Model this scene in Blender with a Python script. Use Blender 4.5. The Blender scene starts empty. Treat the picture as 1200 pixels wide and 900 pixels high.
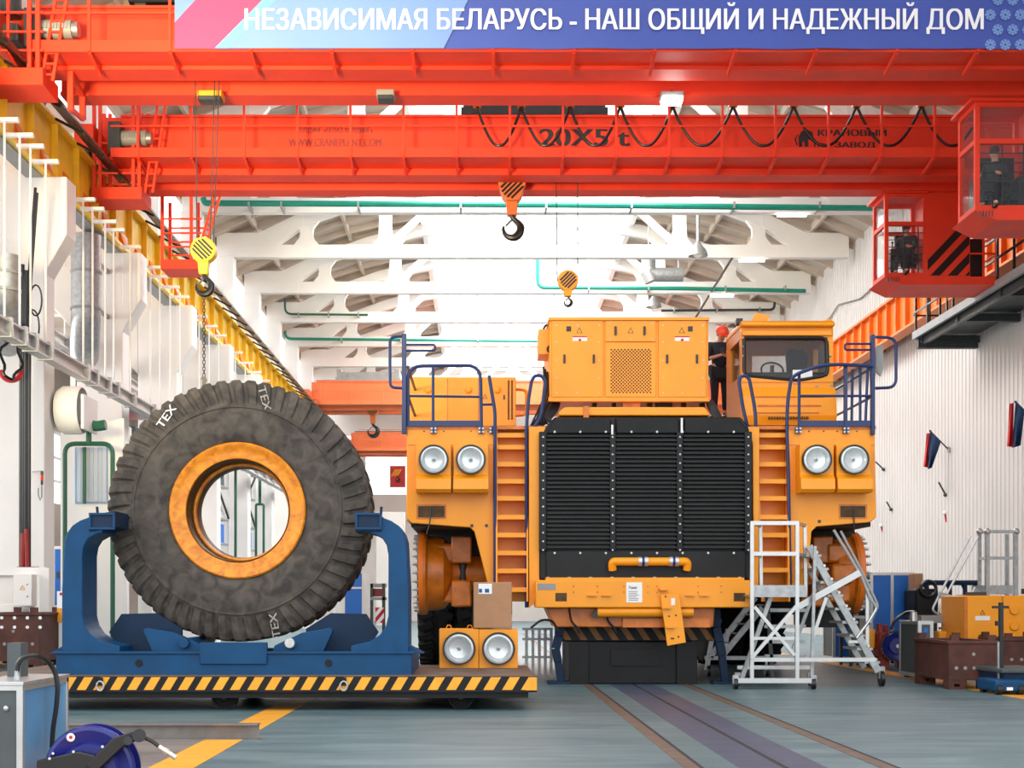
import bpy, bmesh, math, random
from mathutils import Vector, Matrix
random.seed(7)
C = bpy.context.scene.collection
PI = math.pi
# ------------------------------------------------------------------ camera, world, lights, exposure
F, CX, CY, H = 1600.0, 565.0, 705.0, 1.4      # focal length / principal point (1200x900 px), eye height (m)
cd = bpy.data.cameras.new('camera'); cam = bpy.data.objects.new('camera', cd); C.objects.link(cam)
cam.location = (0, 0, H); cam.rotation_euler = (PI/2, 0, 0)
cd.sensor_width = 36; cd.lens = 36*F/1200
cd.shift_x = (600-CX)/1200; cd.shift_y = (CY-450)/1200
cd.clip_end = 400
sc = bpy.context.scene
sc.camera = cam
sc.view_settings.view_transform = 'Standard'; sc.view_settings.look = 'None'
sc.view_settings.gamma = 1; sc.view_settings.use_curve_mapping = False
sc.view_settings.exposure = 0.46
w = bpy.data.worlds.new('sky'); sc.world = w; w.use_nodes = True
bg = w.node_tree.nodes['Background']; bg.inputs[0].default_value = (0.97, 0.985, 1.0, 1); bg.inputs[1].default_value = 1.75
def area(name, loc, rot, sx, sy, power, col=(1, 1, 1)):
    l = bpy.data.lights.new(name, 'AREA'); l.shape = 'RECTANGLE'; l.size = sx; l.size_y = sy; l.energy = power; l.color = col
    o = bpy.data.objects.new(name, l); o.location = loc; o.rotation_euler = rot; C.objects.link(o); return o
area('skylight_daylight', (1.9, 62, 17.2), (0, 0, 0), 8.0, 54, 10500)                  # daylight entering by the roof light
area('side_window_daylight', (-19.6, 34, 6.5), (0, -PI/2, 0), 6, 50, 3200, (1, .97, .93))   # daylight entering by the aisle windows
gd = area('crane_warm_fill', (-8.0, 6, 5.0), (0, 0, 0), 3, 3, 520, (1, .80, .42))     # warm fill lamp added out of frame to turn the left crane ends orange
gd.rotation_euler = (Vector((-4.5, 31.6, 12.2))-gd.location).to_track_quat('-Z', 'Y').to_euler(); gd.data.spread = math.radians(46)

# ------------------------------------------------------------------ helpers
def X(px, Y): return (px-CX)*Y/F
def Z(py, Y): return H-(py-CY)*Y/F
def P(px, py, Y): return Vector((X(px, Y), Y, Z(py, Y)))
def lin(c): return tuple(((v/255)/12.92 if v/255 <= .04045 else ((v/255+.055)/1.055)**2.4) for v in c)
OFF = {}
class MB:
    def __init__(s): s.v = []; s.f = []; s.m = []; s.cur = 0
    def add(s, vs, fs):
        b = len(s.v); s.v += [tuple(v) for v in vs]
        for f in fs: s.f.append([b+i for i in f]); s.m.append(s.cur)
        return s
    def eps(s): s.k = getattr(s, 'k', 0)+1; return (s.k*7 % 19)*.0004
    def box(s, x0, x1, y0, y1, z0, z1):
        if x0 > x1: x0, x1 = x1, x0
        if y0 > y1: y0, y1 = y1, y0
        if z0 > z1: z0, z1 = z1, z0
        e = min(s.eps(), (x1-x0)*.1, (y1-y0)*.1, (z1-z0)*.1); x0 -= e; x1 += e; y0 -= e; y1 += e; z0 -= e; z1 += e
        return s.add([(x0,y0,z0),(x1,y0,z0),(x1,y1,z0),(x0,y1,z0),(x0,y0,z1),(x1,y0,z1),(x1,y1,z1),(x0,y1,z1)],
                     [(0,3,2,1),(4,5,6,7),(0,1,5,4),(1,2,6,5),(2,3,7,6),(3,0,4,7)])
    def pbox(s, px0, px1, py0, py1, Y0, Y1):            # front-face outline at depth Y0, running back to Y1
        return s.box(X(px0,Y0), X(px1,Y0), Y0, Y1, Z(py0,Y0), Z(py1,Y0))
    def bar(s, p, q, wd, ht=None, up=(0,0,1)):
        ht = ht or wd; e = s.eps(); wd += e; ht += min(e, ht*.1); p = Vector(p); q = Vector(q); d = (q-p)
        if d.length < 1e-6: return s
        d.normalize(); u = Vector(up)
        if abs(d.dot(u)) > .98: u = Vector((0,1,0))
        a = d.cross(u).normalized(); b = a.cross(d).normalized()
        vs = []
        for c in (p, q):
            for i, j in ((-1,-1),(1,-1),(1,1),(-1,1)): vs.append(c+a*(i*wd/2)+b*(j*ht/2))
        return s.add(vs, [(0,3,2,1),(4,5,6,7),(0,1,5,4),(1,2,6,5),(2,3,7,6),(3,0,4,7)])
    def cyl(s, p, q, r, n=12, r2=None, cap=True):
        p = Vector(p); q = Vector(q); r2 = r if r2 is None else r2; d = (q-p).normalized()
        u = Vector((0,0,1)) if abs(d.z) < .9 else Vector((1,0,0))
        a = d.cross(u).normalized(); b = d.cross(a).normalized(); vs = []
        for c, rr in ((p, r), (q, r2)):
            for i in range(n):
                t = 2*PI*i/n; vs.append(c+a*(rr*math.cos(t))+b*(rr*math.sin(t)))
        fs = [(i, (i+1) % n, n+(i+1) % n, n+i) for i in range(n)]
        if cap: fs += [tuple(range(n))[::-1], tuple(range(n, 2*n))]
        return s.add(vs, fs)
    def tube(s, pts, r, n=8, closed=False):
        pts = [Vector(p) for p in pts]; N = len(pts); vs = []; prev = None
        for i in range(N):
            if closed: t = (pts[(i+1) % N]-pts[i-1]).normalized()
            elif i == 0: t = (pts[1]-pts[0]).normalized()
            elif i == N-1: t = (pts[-1]-pts[-2]).normalized()
            else:
                t = ((pts[i+1]-pts[i]).normalized()+(pts[i]-pts[i-1]).normalized())
                t = t.normalized() if t.length > 1e-6 else (pts[i+1]-pts[i]).normalized()
            if prev is None:
                u = Vector((0,0,1)) if abs(t.z) < .9 else Vector((1,0,0)); a = t.cross(u).normalized()
            else:
                a = prev-t*prev.dot(t); a = a.normalized() if a.length > 1e-6 else t.orthogonal().normalized()
            prev = a; b = t.cross(a).normalized()
            rr = r[i] if isinstance(r, (list, tuple)) else r
            for k in range(n):
                th = 2*PI*k/n; vs.append(pts[i]+a*(rr*math.cos(th))+b*(rr*math.sin(th)))
        fs = []
        for i in range(N if closed else N-1):
            j = (i+1) % N
            for k in range(n): fs.append((i*n+k, i*n+(k+1) % n, j*n+(k+1) % n, j*n+k))
        if not closed: fs += [tuple(range(n))[::-1], tuple(range((N-1)*n, N*n))]
        return s.add(vs, fs)
    def lathe(s, prof, o, axis='y', n=48, closed=False):   # prof: (radius, distance along axis)
        o = Vector(o); vs = []
        for i in range(n):
            t = 2*PI*i/n; c, d = math.cos(t), math.sin(t)
            for r, h in prof:
                if axis == 'y': vs.append(o+Vector((r*c, h, r*d)))
                elif axis == 'x': vs.append(o+Vector((h, r*c, r*d)))
                else: vs.append(o+Vector((r*c, r*d, h)))
        m = len(prof); fs = []
        for i in range(n):
            j = (i+1) % n
            for k in range(m if closed else m-1):
                l = (k+1) % m; fs.append((i*m+k, i*m+l, j*m+l, j*m+k))
        return s.add(vs, fs)
    def prism(s, poly, a0, a1, pl='xz'):
        n = len(poly); e = min(s.eps(), abs(a1-a0)*.1)*(1 if a1 > a0 else -1); a0 -= e; a1 += e
        def mk(p, a):
            return (p[0], a, p[1]) if pl == 'xz' else ((a, p[0], p[1]) if pl == 'yz' else (p[0], p[1], a))
        vs = [mk(p, a0) for p in poly]+[mk(p, a1) for p in poly]
        return s.add(vs, [tuple(range(n))[::-1], tuple(range(n, 2*n))]+[(i, (i+1) % n, n+(i+1) % n, n+i) for i in range(n)])
    def pprism(s, pp, Y0, Y1): return s.prism([(X(a,Y0), Z(b,Y0)) for a, b in pp], Y0, Y1)
    def hexa(s, a, b):                                   # two quads (4 pts each) -> solid
        return s.add(list(a)+list(b), [(0,3,2,1),(4,5,6,7),(0,1,5,4),(1,2,6,5),(2,3,7,6),(3,0,4,7)])
    def sphere(s, c, r, n=12, m=8, sz=1):
        prof = [(max(1e-4, r*math.sin(PI*i/m)), -r*sz*math.cos(PI*i/m)) for i in range(m+1)]
        return s.lathe(prof, c, 'z', n)
    def frame(s, x0, x1, z0, z1, y0, y1, t):             # rectangular frame facing -Y
        s.box(x0, x1, y0, y1, z0, z0+t); s.box(x0, x1, y0, y1, z1-t, z1)
        s.box(x0, x0+t, y0, y1, z0+t, z1-t); return s.box(x1-t, x1, y0, y1, z0+t, z1-t)
    def build(s, name, mats, parent=None, smooth=True, bevel=0, ang=35, loc=None):
        if parent is not None: off = OFF[parent]
        elif loc is not None: off = Vector(loc)
        else:
            xs, ys, zs = zip(*s.v); off = Vector(((min(xs)+max(xs))/2, (min(ys)+max(ys))/2, min(zs)))
        me = bpy.data.meshes.new(name)
        me.from_pydata([(a-off.x, b-off.y, c-off.z) for a, b, c in s.v], [], s.f)
        mats = mats if isinstance(mats, (list, tuple)) else [mats]
        for m in mats: me.materials.append(m)
        me.polygons.foreach_set('material_index', s.m)
        bm = bmesh.new(); bm.from_mesh(me); bmesh.ops.recalc_face_normals(bm, faces=bm.faces); bm.to_mesh(me); bm.free()
        if smooth:
            me.polygons.foreach_set('use_smooth', [True]*len(me.polygons)); me.set_sharp_from_angle(angle=math.radians(ang))
        o = bpy.data.objects.new(name, me); C.objects.link(o); OFF[o] = off
        if parent is not None: o.parent = parent
        else: o.location = off
        if bevel:
            b = o.modifiers.new('bevel', 'BEVEL'); b.width = bevel; b.segments = 2; b.limit_method = 'ANGLE'; b.angle_limit = math.radians(40)
        return o
def rnd(pts, rad, seg=5):                                # round the corners of a polyline
    pts = [Vector(p) for p in pts]; out = [pts[0]]
    for i in range(1, len(pts)-1):
        a, b, c = pts[i-1], pts[i], pts[i+1]
        d1 = (a-b); d2 = (c-b); r = min(rad, d1.length*.45, d2.length*.45); p = b+d1.normalized()*r; q = b+d2.normalized()*r
        for k in range(seg+1):
            t = k/seg; out.append(p*(1-t)**2+b*(2*t*(1-t))+q*t*t)
    return out+[pts[-1]]
def tag(o, label, cat, group=None, kind=None):
    o['label'] = label; o['category'] = cat
    if group: o['group'] = group
    if kind: o['kind'] = kind
    return o
def thing(name, label, cat, loc, group=None):
    o = bpy.data.objects.new(name, None); C.objects.link(o); o.location = loc; OFF[o] = Vector(loc); o.empty_display_size = .2
    return tag(o, label, cat, group)
def struct(name, mb, mat, **k):
    o = mb.build(name, mat, **k); o['kind'] = 'structure'; return o
def copy_tree(o, loc=None, parent=None, label=None):
    c = o.copy(); C.objects.link(c)
    if parent: c.parent = parent
    if loc is not None: c.location = loc
    if label: c['label'] = label
    for ch in o.children: copy_tree(ch, None, c)
    return c
def text_mb(mb, txt, x0, x1, zb, cap, Y, off=.0, face='-y', ext=.004, shear=0, bold=0):
    """lettering as real extruded letters; baseline zb, cap height cap, stretched to x0..x1"""
    cu = bpy.data.curves.new('t', 'FONT'); cu.body = txt; cu.size = 1; cu.extrude = 0; cu.resolution_u = 4; cu.fill_mode = 'NONE'
    o = bpy.data.objects.new('t', cu); C.objects.link(o); bpy.context.view_layer.update()
    me = bpy.data.meshes.new_from_object(o.evaluated_get(bpy.context.evaluated_depsgraph_get()))
    E = [(me.vertices[e.vertices[0]].co.copy(), me.vertices[e.vertices[1]].co.copy()) for e in me.edges]
    # edges come contour by contour; walk each closed contour so that its direction is kept
    nb = {}
    for e in me.edges:
        a, b = e.vertices; nb.setdefault(a, []).append(b); nb.setdefault(b, []).append(a)
    seen = set(); segs = []
    for v0 in range(len(me.vertices)):
        if v0 in seen or v0 not in nb: continue
        loop = [v0]; seen.add(v0); cur = v0+1 if v0+1 in nb[v0] else nb[v0][0]
        while cur not in seen:
            loop.append(cur); seen.add(cur); nx = [k for k in nb[cur] if k not in seen]
            if not nx: break
            cur = nx[0]
        pts = [me.vertices[k].co.copy() for k in loop]; segs += list(zip(pts, pts[1:]+pts[:1]))
    bpy.data.objects.remove(o); bpy.data.curves.remove(cu); bpy.data.meshes.remove(me)
    a = min(p.x for p, q in segs); b = max(p.x for p, q in segs); y0 = min(p.y for p, q in segs); y1 = max(p.y for p, q in segs)
    k = cap/.727; bb = bold*.8; n = int(44*(y1-y0)/.727)+1; sx = (x1-x0)/(b-a+2*bb); vs = []; fs = []; h = (y1-y0)/n
    for r in range(n):                                     # fill by scan rows, non-zero winding
        y = y0+(r+.5)*h; xs = []
        for p, q in segs:
            if (p.y <= y) != (q.y <= y): xs.append((p.x+(y-p.y)/(q.y-p.y)*(q.x-p.x), 1 if q.y > p.y else -1))
        xs.sort(); w_ = 0; iv = []
        for x, d in xs:
            if w_ == 0: st_ = x
            w_ += d
            if w_ == 0 and x > st_: iv.append([st_-bb, x+bb])
        mg = []
        for s_, e_ in iv:
            if mg and s_ <= mg[-1][1]: mg[-1][1] = max(e_, mg[-1][1])
            else: mg.append([s_, e_])
        for s_, e_ in mg:
            c = len(vs)
            for x, yy in ((s_, y-h*.5), (e_, y-h*.5), (e_, y+h*.5), (s_, y+h*.5)): vs.append((x0+(x-a+bb)*sx, Y-ext, zb+yy*k))
            fs.append((c, c+1, c+2, c+3))
    return mb.add(vs, fs)

# ------------------------------------------------------------------ materials
def mat(name, rgb, rough=.5, metal=0, var=.10, scale=3, bump=0, bscale=30, spec=.5, rgb2=None, dist=0):
    m = bpy.data.materials.new(name); m.use_nodes = True; nt = m.node_tree; n = nt.nodes; L = nt.links
    p = n['Principled BSDF']; p.inputs['Roughness'].default_value = rough; p.inputs['Metallic'].default_value = metal
    p.inputs['Specular IOR Level'].default_value = spec
    tc = n.new('ShaderNodeTexCoord'); nz = n.new('ShaderNodeTexNoise'); nz.inputs['Scale'].default_value = scale; nz.inputs['Detail'].default_value = 6
    nz.inputs['Distortion'].default_value = dist
    L.new(tc.outputs['Object'], nz.inputs['Vector'])
    r = n.new('ShaderNodeValToRGB'); a = lin(rgb); b = lin(rgb2) if rgb2 else tuple(v*(1-var*1.6) for v in a)
    r.color_ramp.elements[0].position = .35; r.color_ramp.elements[1].position = .65
    r.color_ramp.elements[0].color = (*b, 1); r.color_ramp.elements[1].color = (*a, 1)
    L.new(nz.outputs['Fac'], r.inputs['Fac']); L.new(r.outputs['Color'], p.inputs['Base Color'])
    if bump:
        n2 = n.new('ShaderNodeTexNoise'); n2.inputs['Scale'].default_value = bscale; n2.inputs['Detail'].default_value = 5
        L.new(tc.outputs['Object'], n2.inputs['Vector']); bp = n.new('ShaderNodeBump'); bp.inputs['Strength'].default_value = bump; bp.inputs['Distance'].default_value = .02
        L.new(n2.outputs['Fac'], bp.inputs['Height']); L.new(bp.outputs['Normal'], p.inputs['Normal'])
    return m
def emit(name, rgb, st):
    m = bpy.data.materials.new(name); m.use_nodes = True; nt = m.node_tree; p = nt.nodes['Principled BSDF']
    p.inputs['Base Color'].default_value = (*lin(rgb), 1); p.inputs['Emission Color'].default_value = (*lin(rgb), 1); p.inputs['Emission Strength'].default_value = st
    return m
def glass(name, rgb, alpha, rough=.05):
    m = bpy.data.materials.new(name); m.use_nodes = True; nt = m.node_tree; n = nt.nodes; L = nt.links
    p = n['Principled BSDF']; p.inputs['Base Color'].default_value = (*lin(rgb), 1); p.inputs['Roughness'].default_value = rough
    t = n.new('ShaderNodeBsdfTransparent'); mx = n.new('ShaderNodeMixShader'); mx.inputs[0].default_value = alpha
    L.new(t.outputs[0], mx.inputs[1]); L.new(p.outputs[0], mx.inputs[2]); L.new(mx.outputs[0], n['Material Output'].inputs['Surface'])
    return m
YEL = mat('truck_yellow_paint', (250, 158, 14), .38, 0, .05, 1.5)
YEL2 = mat('oily_orange_paint', (224, 122, 22), .34, 0, .22, 5, .1, 20)
ORG = mat('crane_red_paint', (240, 60, 24), .6, 0, .08, 1.2)
ORGD = mat('crane_orange_paint', (240, 120, 30), .45, 0, .08, 2)
RUNY = mat('runway_yellow_paint', (255, 206, 50), .45, 0, .1, 2)
BLU = mat('cradle_blue_paint', (0, 68, 112), .55, 0, .14, 3, 0, 30, .3)
BLUD = mat('dark_blue_paint', (8, 40, 70), .55, 0, .15, 3, 0, 30, .3)
RAILB = mat('handrail_blue_paint', (20, 48, 100), .4, 0, .1, 3)
PANB = mat('panel_blue', (14, 108, 204), .5, 0, .06, 3)
REELB = mat('reel_blue_paint', (22, 32, 120), .3, 0, .1, 3)
BLK = mat('matte_black_steel', (22, 23, 25), .55, 0, .2, 4, 0, 30, .3)
BLKG = mat('satin_black_plastic', (24, 24, 26), .35, 0, .15, 4)
RADM = mat('radiator_black_paint', (22, 24, 26), .45, 0, .25, 3, 0, 30, .3)
RUB = mat('tyre_rubber', (92, 85, 78), .85, 0, .25, 5, .35, 50, .25, (62, 58, 55), .8)
RUBD = mat('dark_rubber', (40, 40, 40), .85, 0, .2, 4, .2, 40, .2)
RIM = mat('rim_yellow_worn', (238, 150, 24), .42, 0, .1, 7, .08, 30, .5, (200, 112, 18), 1.0)
RUSTSHADE = mat('worn_and_shade_dark_steel', (92, 66, 34), .6, .3, .3, 9)  # worn steel, also the painted shade inside the rim and recesses
WHT = mat('white_paint', (238, 236, 232), .6, 0, .04, .8)
WHTC = mat('white_concrete', (232, 228, 223), .8, 0, .05, .7, .1, 12)
SLAB = mat('ceiling_slab_beige', (205, 190, 176), .85, 0, .08, .6)
GRYP = mat('grey_paint', (150, 152, 152), .5, 0, .08, 3)
DGRY = mat('dark_grey_paint', (74, 82, 84), .5, 0, .1, 3)
ALU = mat('aluminium', (196, 198, 198), .35, .75, .06, 8)
STL = mat('galvanised_steel', (176, 180, 182), .42, .6, .15, 10)
DSTL = mat('dark_steel', (70, 74, 76), .5, .4, .15, 6)
BOLT = mat('zinc_bolt', (200, 200, 196), .35, .7, .1, 20)
GRN = mat('green_pipe_paint', (20, 140, 118), .45, 0, .08, 2)
DGRN = mat('dark_green_pipe_paint', (30, 96, 74), .45, 0, .08, 2)
RUST = mat('rust_brown_paint', (92, 50, 40), .7, 0, .25, 4)
REDM = mat('machine_red_paint', (150, 36, 32), .5, 0, .15, 4)
CARD = mat('cardboard', (176, 132, 98), .85, 0, .06, 6)
PAPER = mat('white_paper', (238, 238, 238), .7, 0, .02, 5)
INK = mat('dark_ink', (40, 40, 44), .6)
INKB = mat('blue_ink', (30, 90, 150), .6)
LET = mat('white_lettering', (246, 246, 250), .6, 0, .02, 2)
CHALK = mat('chalk_mark', (176, 172, 164), .9, 0, .3, 12)
LENS = mat('lamp_reflector', (214, 220, 222), .25, .35, .06, 12)
SKIN = mat('skin', (214, 160, 132), .5, 0, .05, 8)
NAVY = mat('navy_workwear', (26, 32, 46), .8, 0, .15, 8)
DCLO = mat('dark_clothes', (40, 42, 50), .8, 0, .15, 8)
HAIR = mat('brown_hair', (70, 46, 34), .6, 0, .2, 30)
HELM = mat('orange_red_helmet', (226, 66, 28), .35, 0, .04, 8)
FLR = mat('flag_red_cloth', (200, 34, 38), .7, 0, .08, 6)
FLB = mat('flag_blue_cloth', (30, 62, 100), .7, 0, .12, 6)
LEDM = emit('lamp_tube_glow', (255, 253, 248), 9)
FLOODM = emit('floodlight_glow', (255, 255, 250), 14)
HAZY = mat('hazard_yellow_tape', (246, 168, 40), .5, 0, .08, 6)
HAZD = mat('dirty_hazard_yellow', (150, 100, 50), .6, 0, .2, 6)
STOOL = mat('steel_deck_brown', (120, 100, 88), .6, .2, .25, 2)
PINK = mat('banner_pink', (214, 70, 120), .6, 0, .03, 1)
CYAN = mat('banner_cyan', (110, 190, 226), .6, 0, .03, 1)
BANB = mat('banner_blue', (64, 84, 170), .6, 0, .05, .6)
BANL = mat('banner_pale_blue', (116, 150, 212), .6, 0, .04, .6)
GLS = glass('window_glass', (120, 135, 140), .12)
CGLS = glass('cab_glass', (60, 66, 70), .30)
SKYG = glass('roof_light_glass', (240, 246, 250), .12)
# ------------------------------------------------------------------ hall structure
def floor_mat(name, c1, c2, sc=1.2):
    m = mat(name, c1, .42, 0, .1, sc, .05, 25, .45, c2, .8)
    nt = m.node_tree; n = nt.nodes; L = nt.links
    mp = n.new('ShaderNodeMapping'); mp.inputs['Scale'].default_value = (.5, 2.2, 1)
    tc = [x for x in n if x.type == 'TEX_COORD'][0]; nz = [x for x in n if x.type == 'TEX_NOISE'][0]
    L.new(tc.outputs['Object'], mp.inputs['Vector']); L.new(mp.outputs['Vector'], nz.inputs['Vector'])
    r = [x for x in n if x.type == 'VALTORGB'][0]; r.color_ramp.elements[0].position = .3; r.color_ramp.elements[1].position = .72
    return m
FL = floor_mat('floor_teal_epoxy', (108, 132, 136), (70, 98, 108))
FG = floor_mat('floor_grey_concrete', (140, 132, 128), (108, 102, 100))
FP = floor_mat('floor_slate_strip', (78, 90, 112), (60, 72, 94), 2)
FY = floor_mat('floor_line_yellow', (246, 178, 62), (226, 152, 44), 3)
RWL, RWR = -20.0, 14.2
mb = MB().box(RWL, RWR, -8, 98, -.3, 0); struct('floor', mb, FL, loc=(0, 0, 0))
mb = MB().box(-9.0, -2.80, 4, 15.3, 0, .004); struct('floor_marking', mb, FG)
mb = MB().box(-2.80, -2.42, 4, 24, 0, .006); struct('floor_marking', mb, FY)
mb = MB().box(7.75, 8.15, 6, 60, 0, .006); struct('floor_marking', mb, FY)
mb = MB().box(2.16, 2.50, 4, 60, 0, .004); mb.box(2.62, 2.90, 4, 60, 0, .004); struct('floor_marking', mb, FP)
GROOVE = mat('groove_dark', (44, 44, 48), .7); RAILM = mat('rail_worn_steel', (122, 108, 98), .5, .4, .2, 6)
for cx, lab in ((1.78, 'left'), (3.43, 'right')):
    t = thing('floor_rail', 'worn steel rail set flush in the floor, %s of the pair running to the truck' % lab, 'rail', (cx, 30, 0))
    MB().box(cx-.085, cx+.045, 4, 60, 0, .006).build('rail_head', RAILM, t)
    MB().box(cx+.045, cx+.085, 4, 60, 0, .0045).build('flange_groove', GROOVE, t)
MB_ = MB().box(2.50, 2.62, 4, 60, 0, .003)
t = thing('floor_channel', 'narrow dark cable slot in the floor midway between the two rails', 'floor slot', (2.56, 30, 0))
MB_.build('channel_cover', FP, t); MB().box(2.53, 2.575, 4, 60, .003, .006).build('slot', GROOVE, t)

# right wall: real corrugated sheet
mb = MB(); ys = []; y = 6.0
while y < 97:
    ys += [(y, 0), (y+.13, 0), (y+.16, .025), (y+.27, .025)]; y += .30
vs = []
for yy, d in ys: vs += [(RWR-d, yy, 0), (RWR-d, yy, 17.5)]
mb.add(vs, [(2*i, 2*i+1, 2*i+3, 2*i+2) for i in range(len(ys)-1)])
WALLM = mat('corrugated_sheet_white', (204, 198, 194), .4, 0, .06, .35)
mb.box(RWR+.02, RWR+.3, 6, 97, 0, 17.5)
struct('wall_right', mb, WALLM, loc=(RWR, 50, 0), smooth=False)
# far wall with a band of high windows, left aisle wall with windows
mb = MB(); mb.box(-20, 14.4, 97, 97.4, 0, 9); mb.box(-20, 14.4, 97, 97.4, 13.2, 18)
for i in range(7): mb.box(-20+i*5.7-.3, -20+i*5.7+.3, 97, 97.4, 9, 13.2)
struct('wall_back', mb, WHTC)
mb = MB().box(-20, 14.4, 97.15, 97.2, 9, 13.2); struct('window_1', mb, GLS)
mb = MB(); mb.box(-20.4, -20, 4, 98, 0, 6.0); mb.box(-20.4, -20, 4, 98, 9.4, 13)
for i in range(16): mb.box(-20.4, -20, 4+i*6.2, 4.9+i*6.2, 6.0, 9.4)
struct('wall_left', mb, mat('aisle_wall_beige', (196, 184, 176), .8, 0, .06, .5))
mb = MB().box(-20.22, -20.18, 4, 98, 6.0, 9.4); struct('window_2', mb, GLS)
mb = MB()
for i in range(32): mb.box(-20.26, -20.14, 4+i*3.1+.4, 4+i*3.1+.5, 6.0, 9.4)
for k in (7.1, 8.2): mb.box(-20.26, -20.14, 4, 98, k-.05, k+.05)
struct('window_3', mb, WHT)
mb = MB().box(-20.4, -10.0, 12, 98, 13, 13.3); struct('ceiling_aisle', mb, SLAB)
mb = MB()
for i in range(15): mb.box(-20, -10.0, 28+i*6-.25, 28+i*6+.25, 12.3, 13)
struct('ceiling_beam', mb, WHTC)

# main roof: polygonal vault of ribbed slabs with a glazed roof light along the middle
MID = 1.92; HS = 12.0
def rz(x):                                            # underside of roof slabs
    d = abs(x-MID); return H+16.6-((d/HS)**2)*2.75
RY0, RY1 = 16.0, 97.0
def roof_seg(xa, xb):
    mb = MB(); n = 5
    for i in range(n):
        a = xa+(xb-xa)*i/n; b = xa+(xb-xa)*(i+1)/n
        mb.hexa([(a,RY0,rz(a)),(b,RY0,rz(b)),(b,RY1,rz(b)),(a,RY1,rz(a))], [(a,RY0,rz(a)+.15),(b,RY0,rz(b)+.15),(b,RY1,rz(b)+.15),(a,RY1,rz(a)+.15)])
        y = RY0+.2
        while y < RY1:
            mb.hexa([(a,y,rz(a)-.26),(b,y,rz(b)-.26),(b,y+.09,rz(b)-.26),(a,y+.09,rz(a)-.26)], [(a,y,rz(a)),(b,y,rz(b)),(b,y+.09,rz(b)),(a,y+.09,rz(a))]); y += 1.5
        mb.box(a-.05, a+.05, RY0, RY1, rz(a)-.26, rz(a)+.02)
    return mb
struct('ceiling', roof_seg(-10.2, MID-4.4), SLAB, smooth=False)
struct('ceiling', roof_seg(MID+4.4, 14.2), SLAB, smooth=False)
mb = MB()
for sx in (-1, 1):
    x0 = MID+sx*4.4; mb.box(x0-.1, x0+.1, RY0, RY1, rz(x0)-.3, rz(x0)+1.5)
for i in range(28):
    y = RY0+i*3; mb.box(MID-4.4, MID+4.4, y-.05, y+.05, rz(MID)+.9, rz(MID)+1.02)
for k in (-2.2, 0, 2.2): mb.box(MID+k-.04, MID+k+.04, RY0, RY1, rz(MID)+.9, rz(MID)+1.02)
struct('ceiling_roof_light_frame', mb, WHT)
mb = MB().box(MID-4.4, MID+4.4, RY0, RY1, rz(MID)+1.03, rz(MID)+1.05); struct('window_4', mb, SKYG)
# arched concrete roof trusses, one per bay
def truss(Y):
    mb = MB(); y0, y1 = Y-.16, Y+.16; b = H+13.07; L0, R0 = MID-HS, MID+HS
    mb.box(L0, R0, y0, y1, b, b+.48)
    for sx in (-1, 1):
        e = MID+sx*HS
        mb.prism([(e, b), (e, b+.93), (e-sx*1.6, b+.93), (e-sx*3.3, b+1.75), (e-sx*3.3, b+1.2), (e-sx*2.3, b+.48), (e-sx*2.3, b)], y0-.02, y1+.02)
    pts = [(d, b+.93+(1-((max(0, abs(d)-1))/9.4)**2)*2.35) for d in (-10.4,-8.7,-6.8,-4.8,-2.4,0,2.4,4.8,6.8,8.7,10.4)]
    for (d0, z0), (d1, z1) in zip(pts, pts[1:]):
        mb.prism([(MID+d0, z0-.5), (MID+d1, z1-.5), (MID+d1, z1), (MID+d0, z0)], y0+.02, y1-.02)
    for d in (-8.6, -5.6, -2.8, 0, 2.8, 5.6, 8.6):
        zt = b+.93+(1-((max(0, abs(d)-1))/9.4)**2)*2.35-.3; x = MID+d
        mb.prism([(x-.55, b+.4), (x-.27, b+.75), (x-.24, (b+zt)/2+.2), (x-.27, zt-.3), (x-.5, zt), (x+.5, zt), (x+.27, zt-.3), (x+.24, (b+zt)/2+.2), (x+.27, b+.75), (x+.55, b+.4)], y0+.04, y1-.04)
    for d0, d1 in ((-5.6, -2.8), (5.6, 2.8), (-2.8, 0), (2.8, 0)):
        mb.bar((MID+d0, Y, b+.4), (MID+d1, Y, b+2.9), .18, .24)
    struct('roof_truss', mb, WHT, smooth=False)
for i in range(14): truss(16+6*i)
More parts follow.
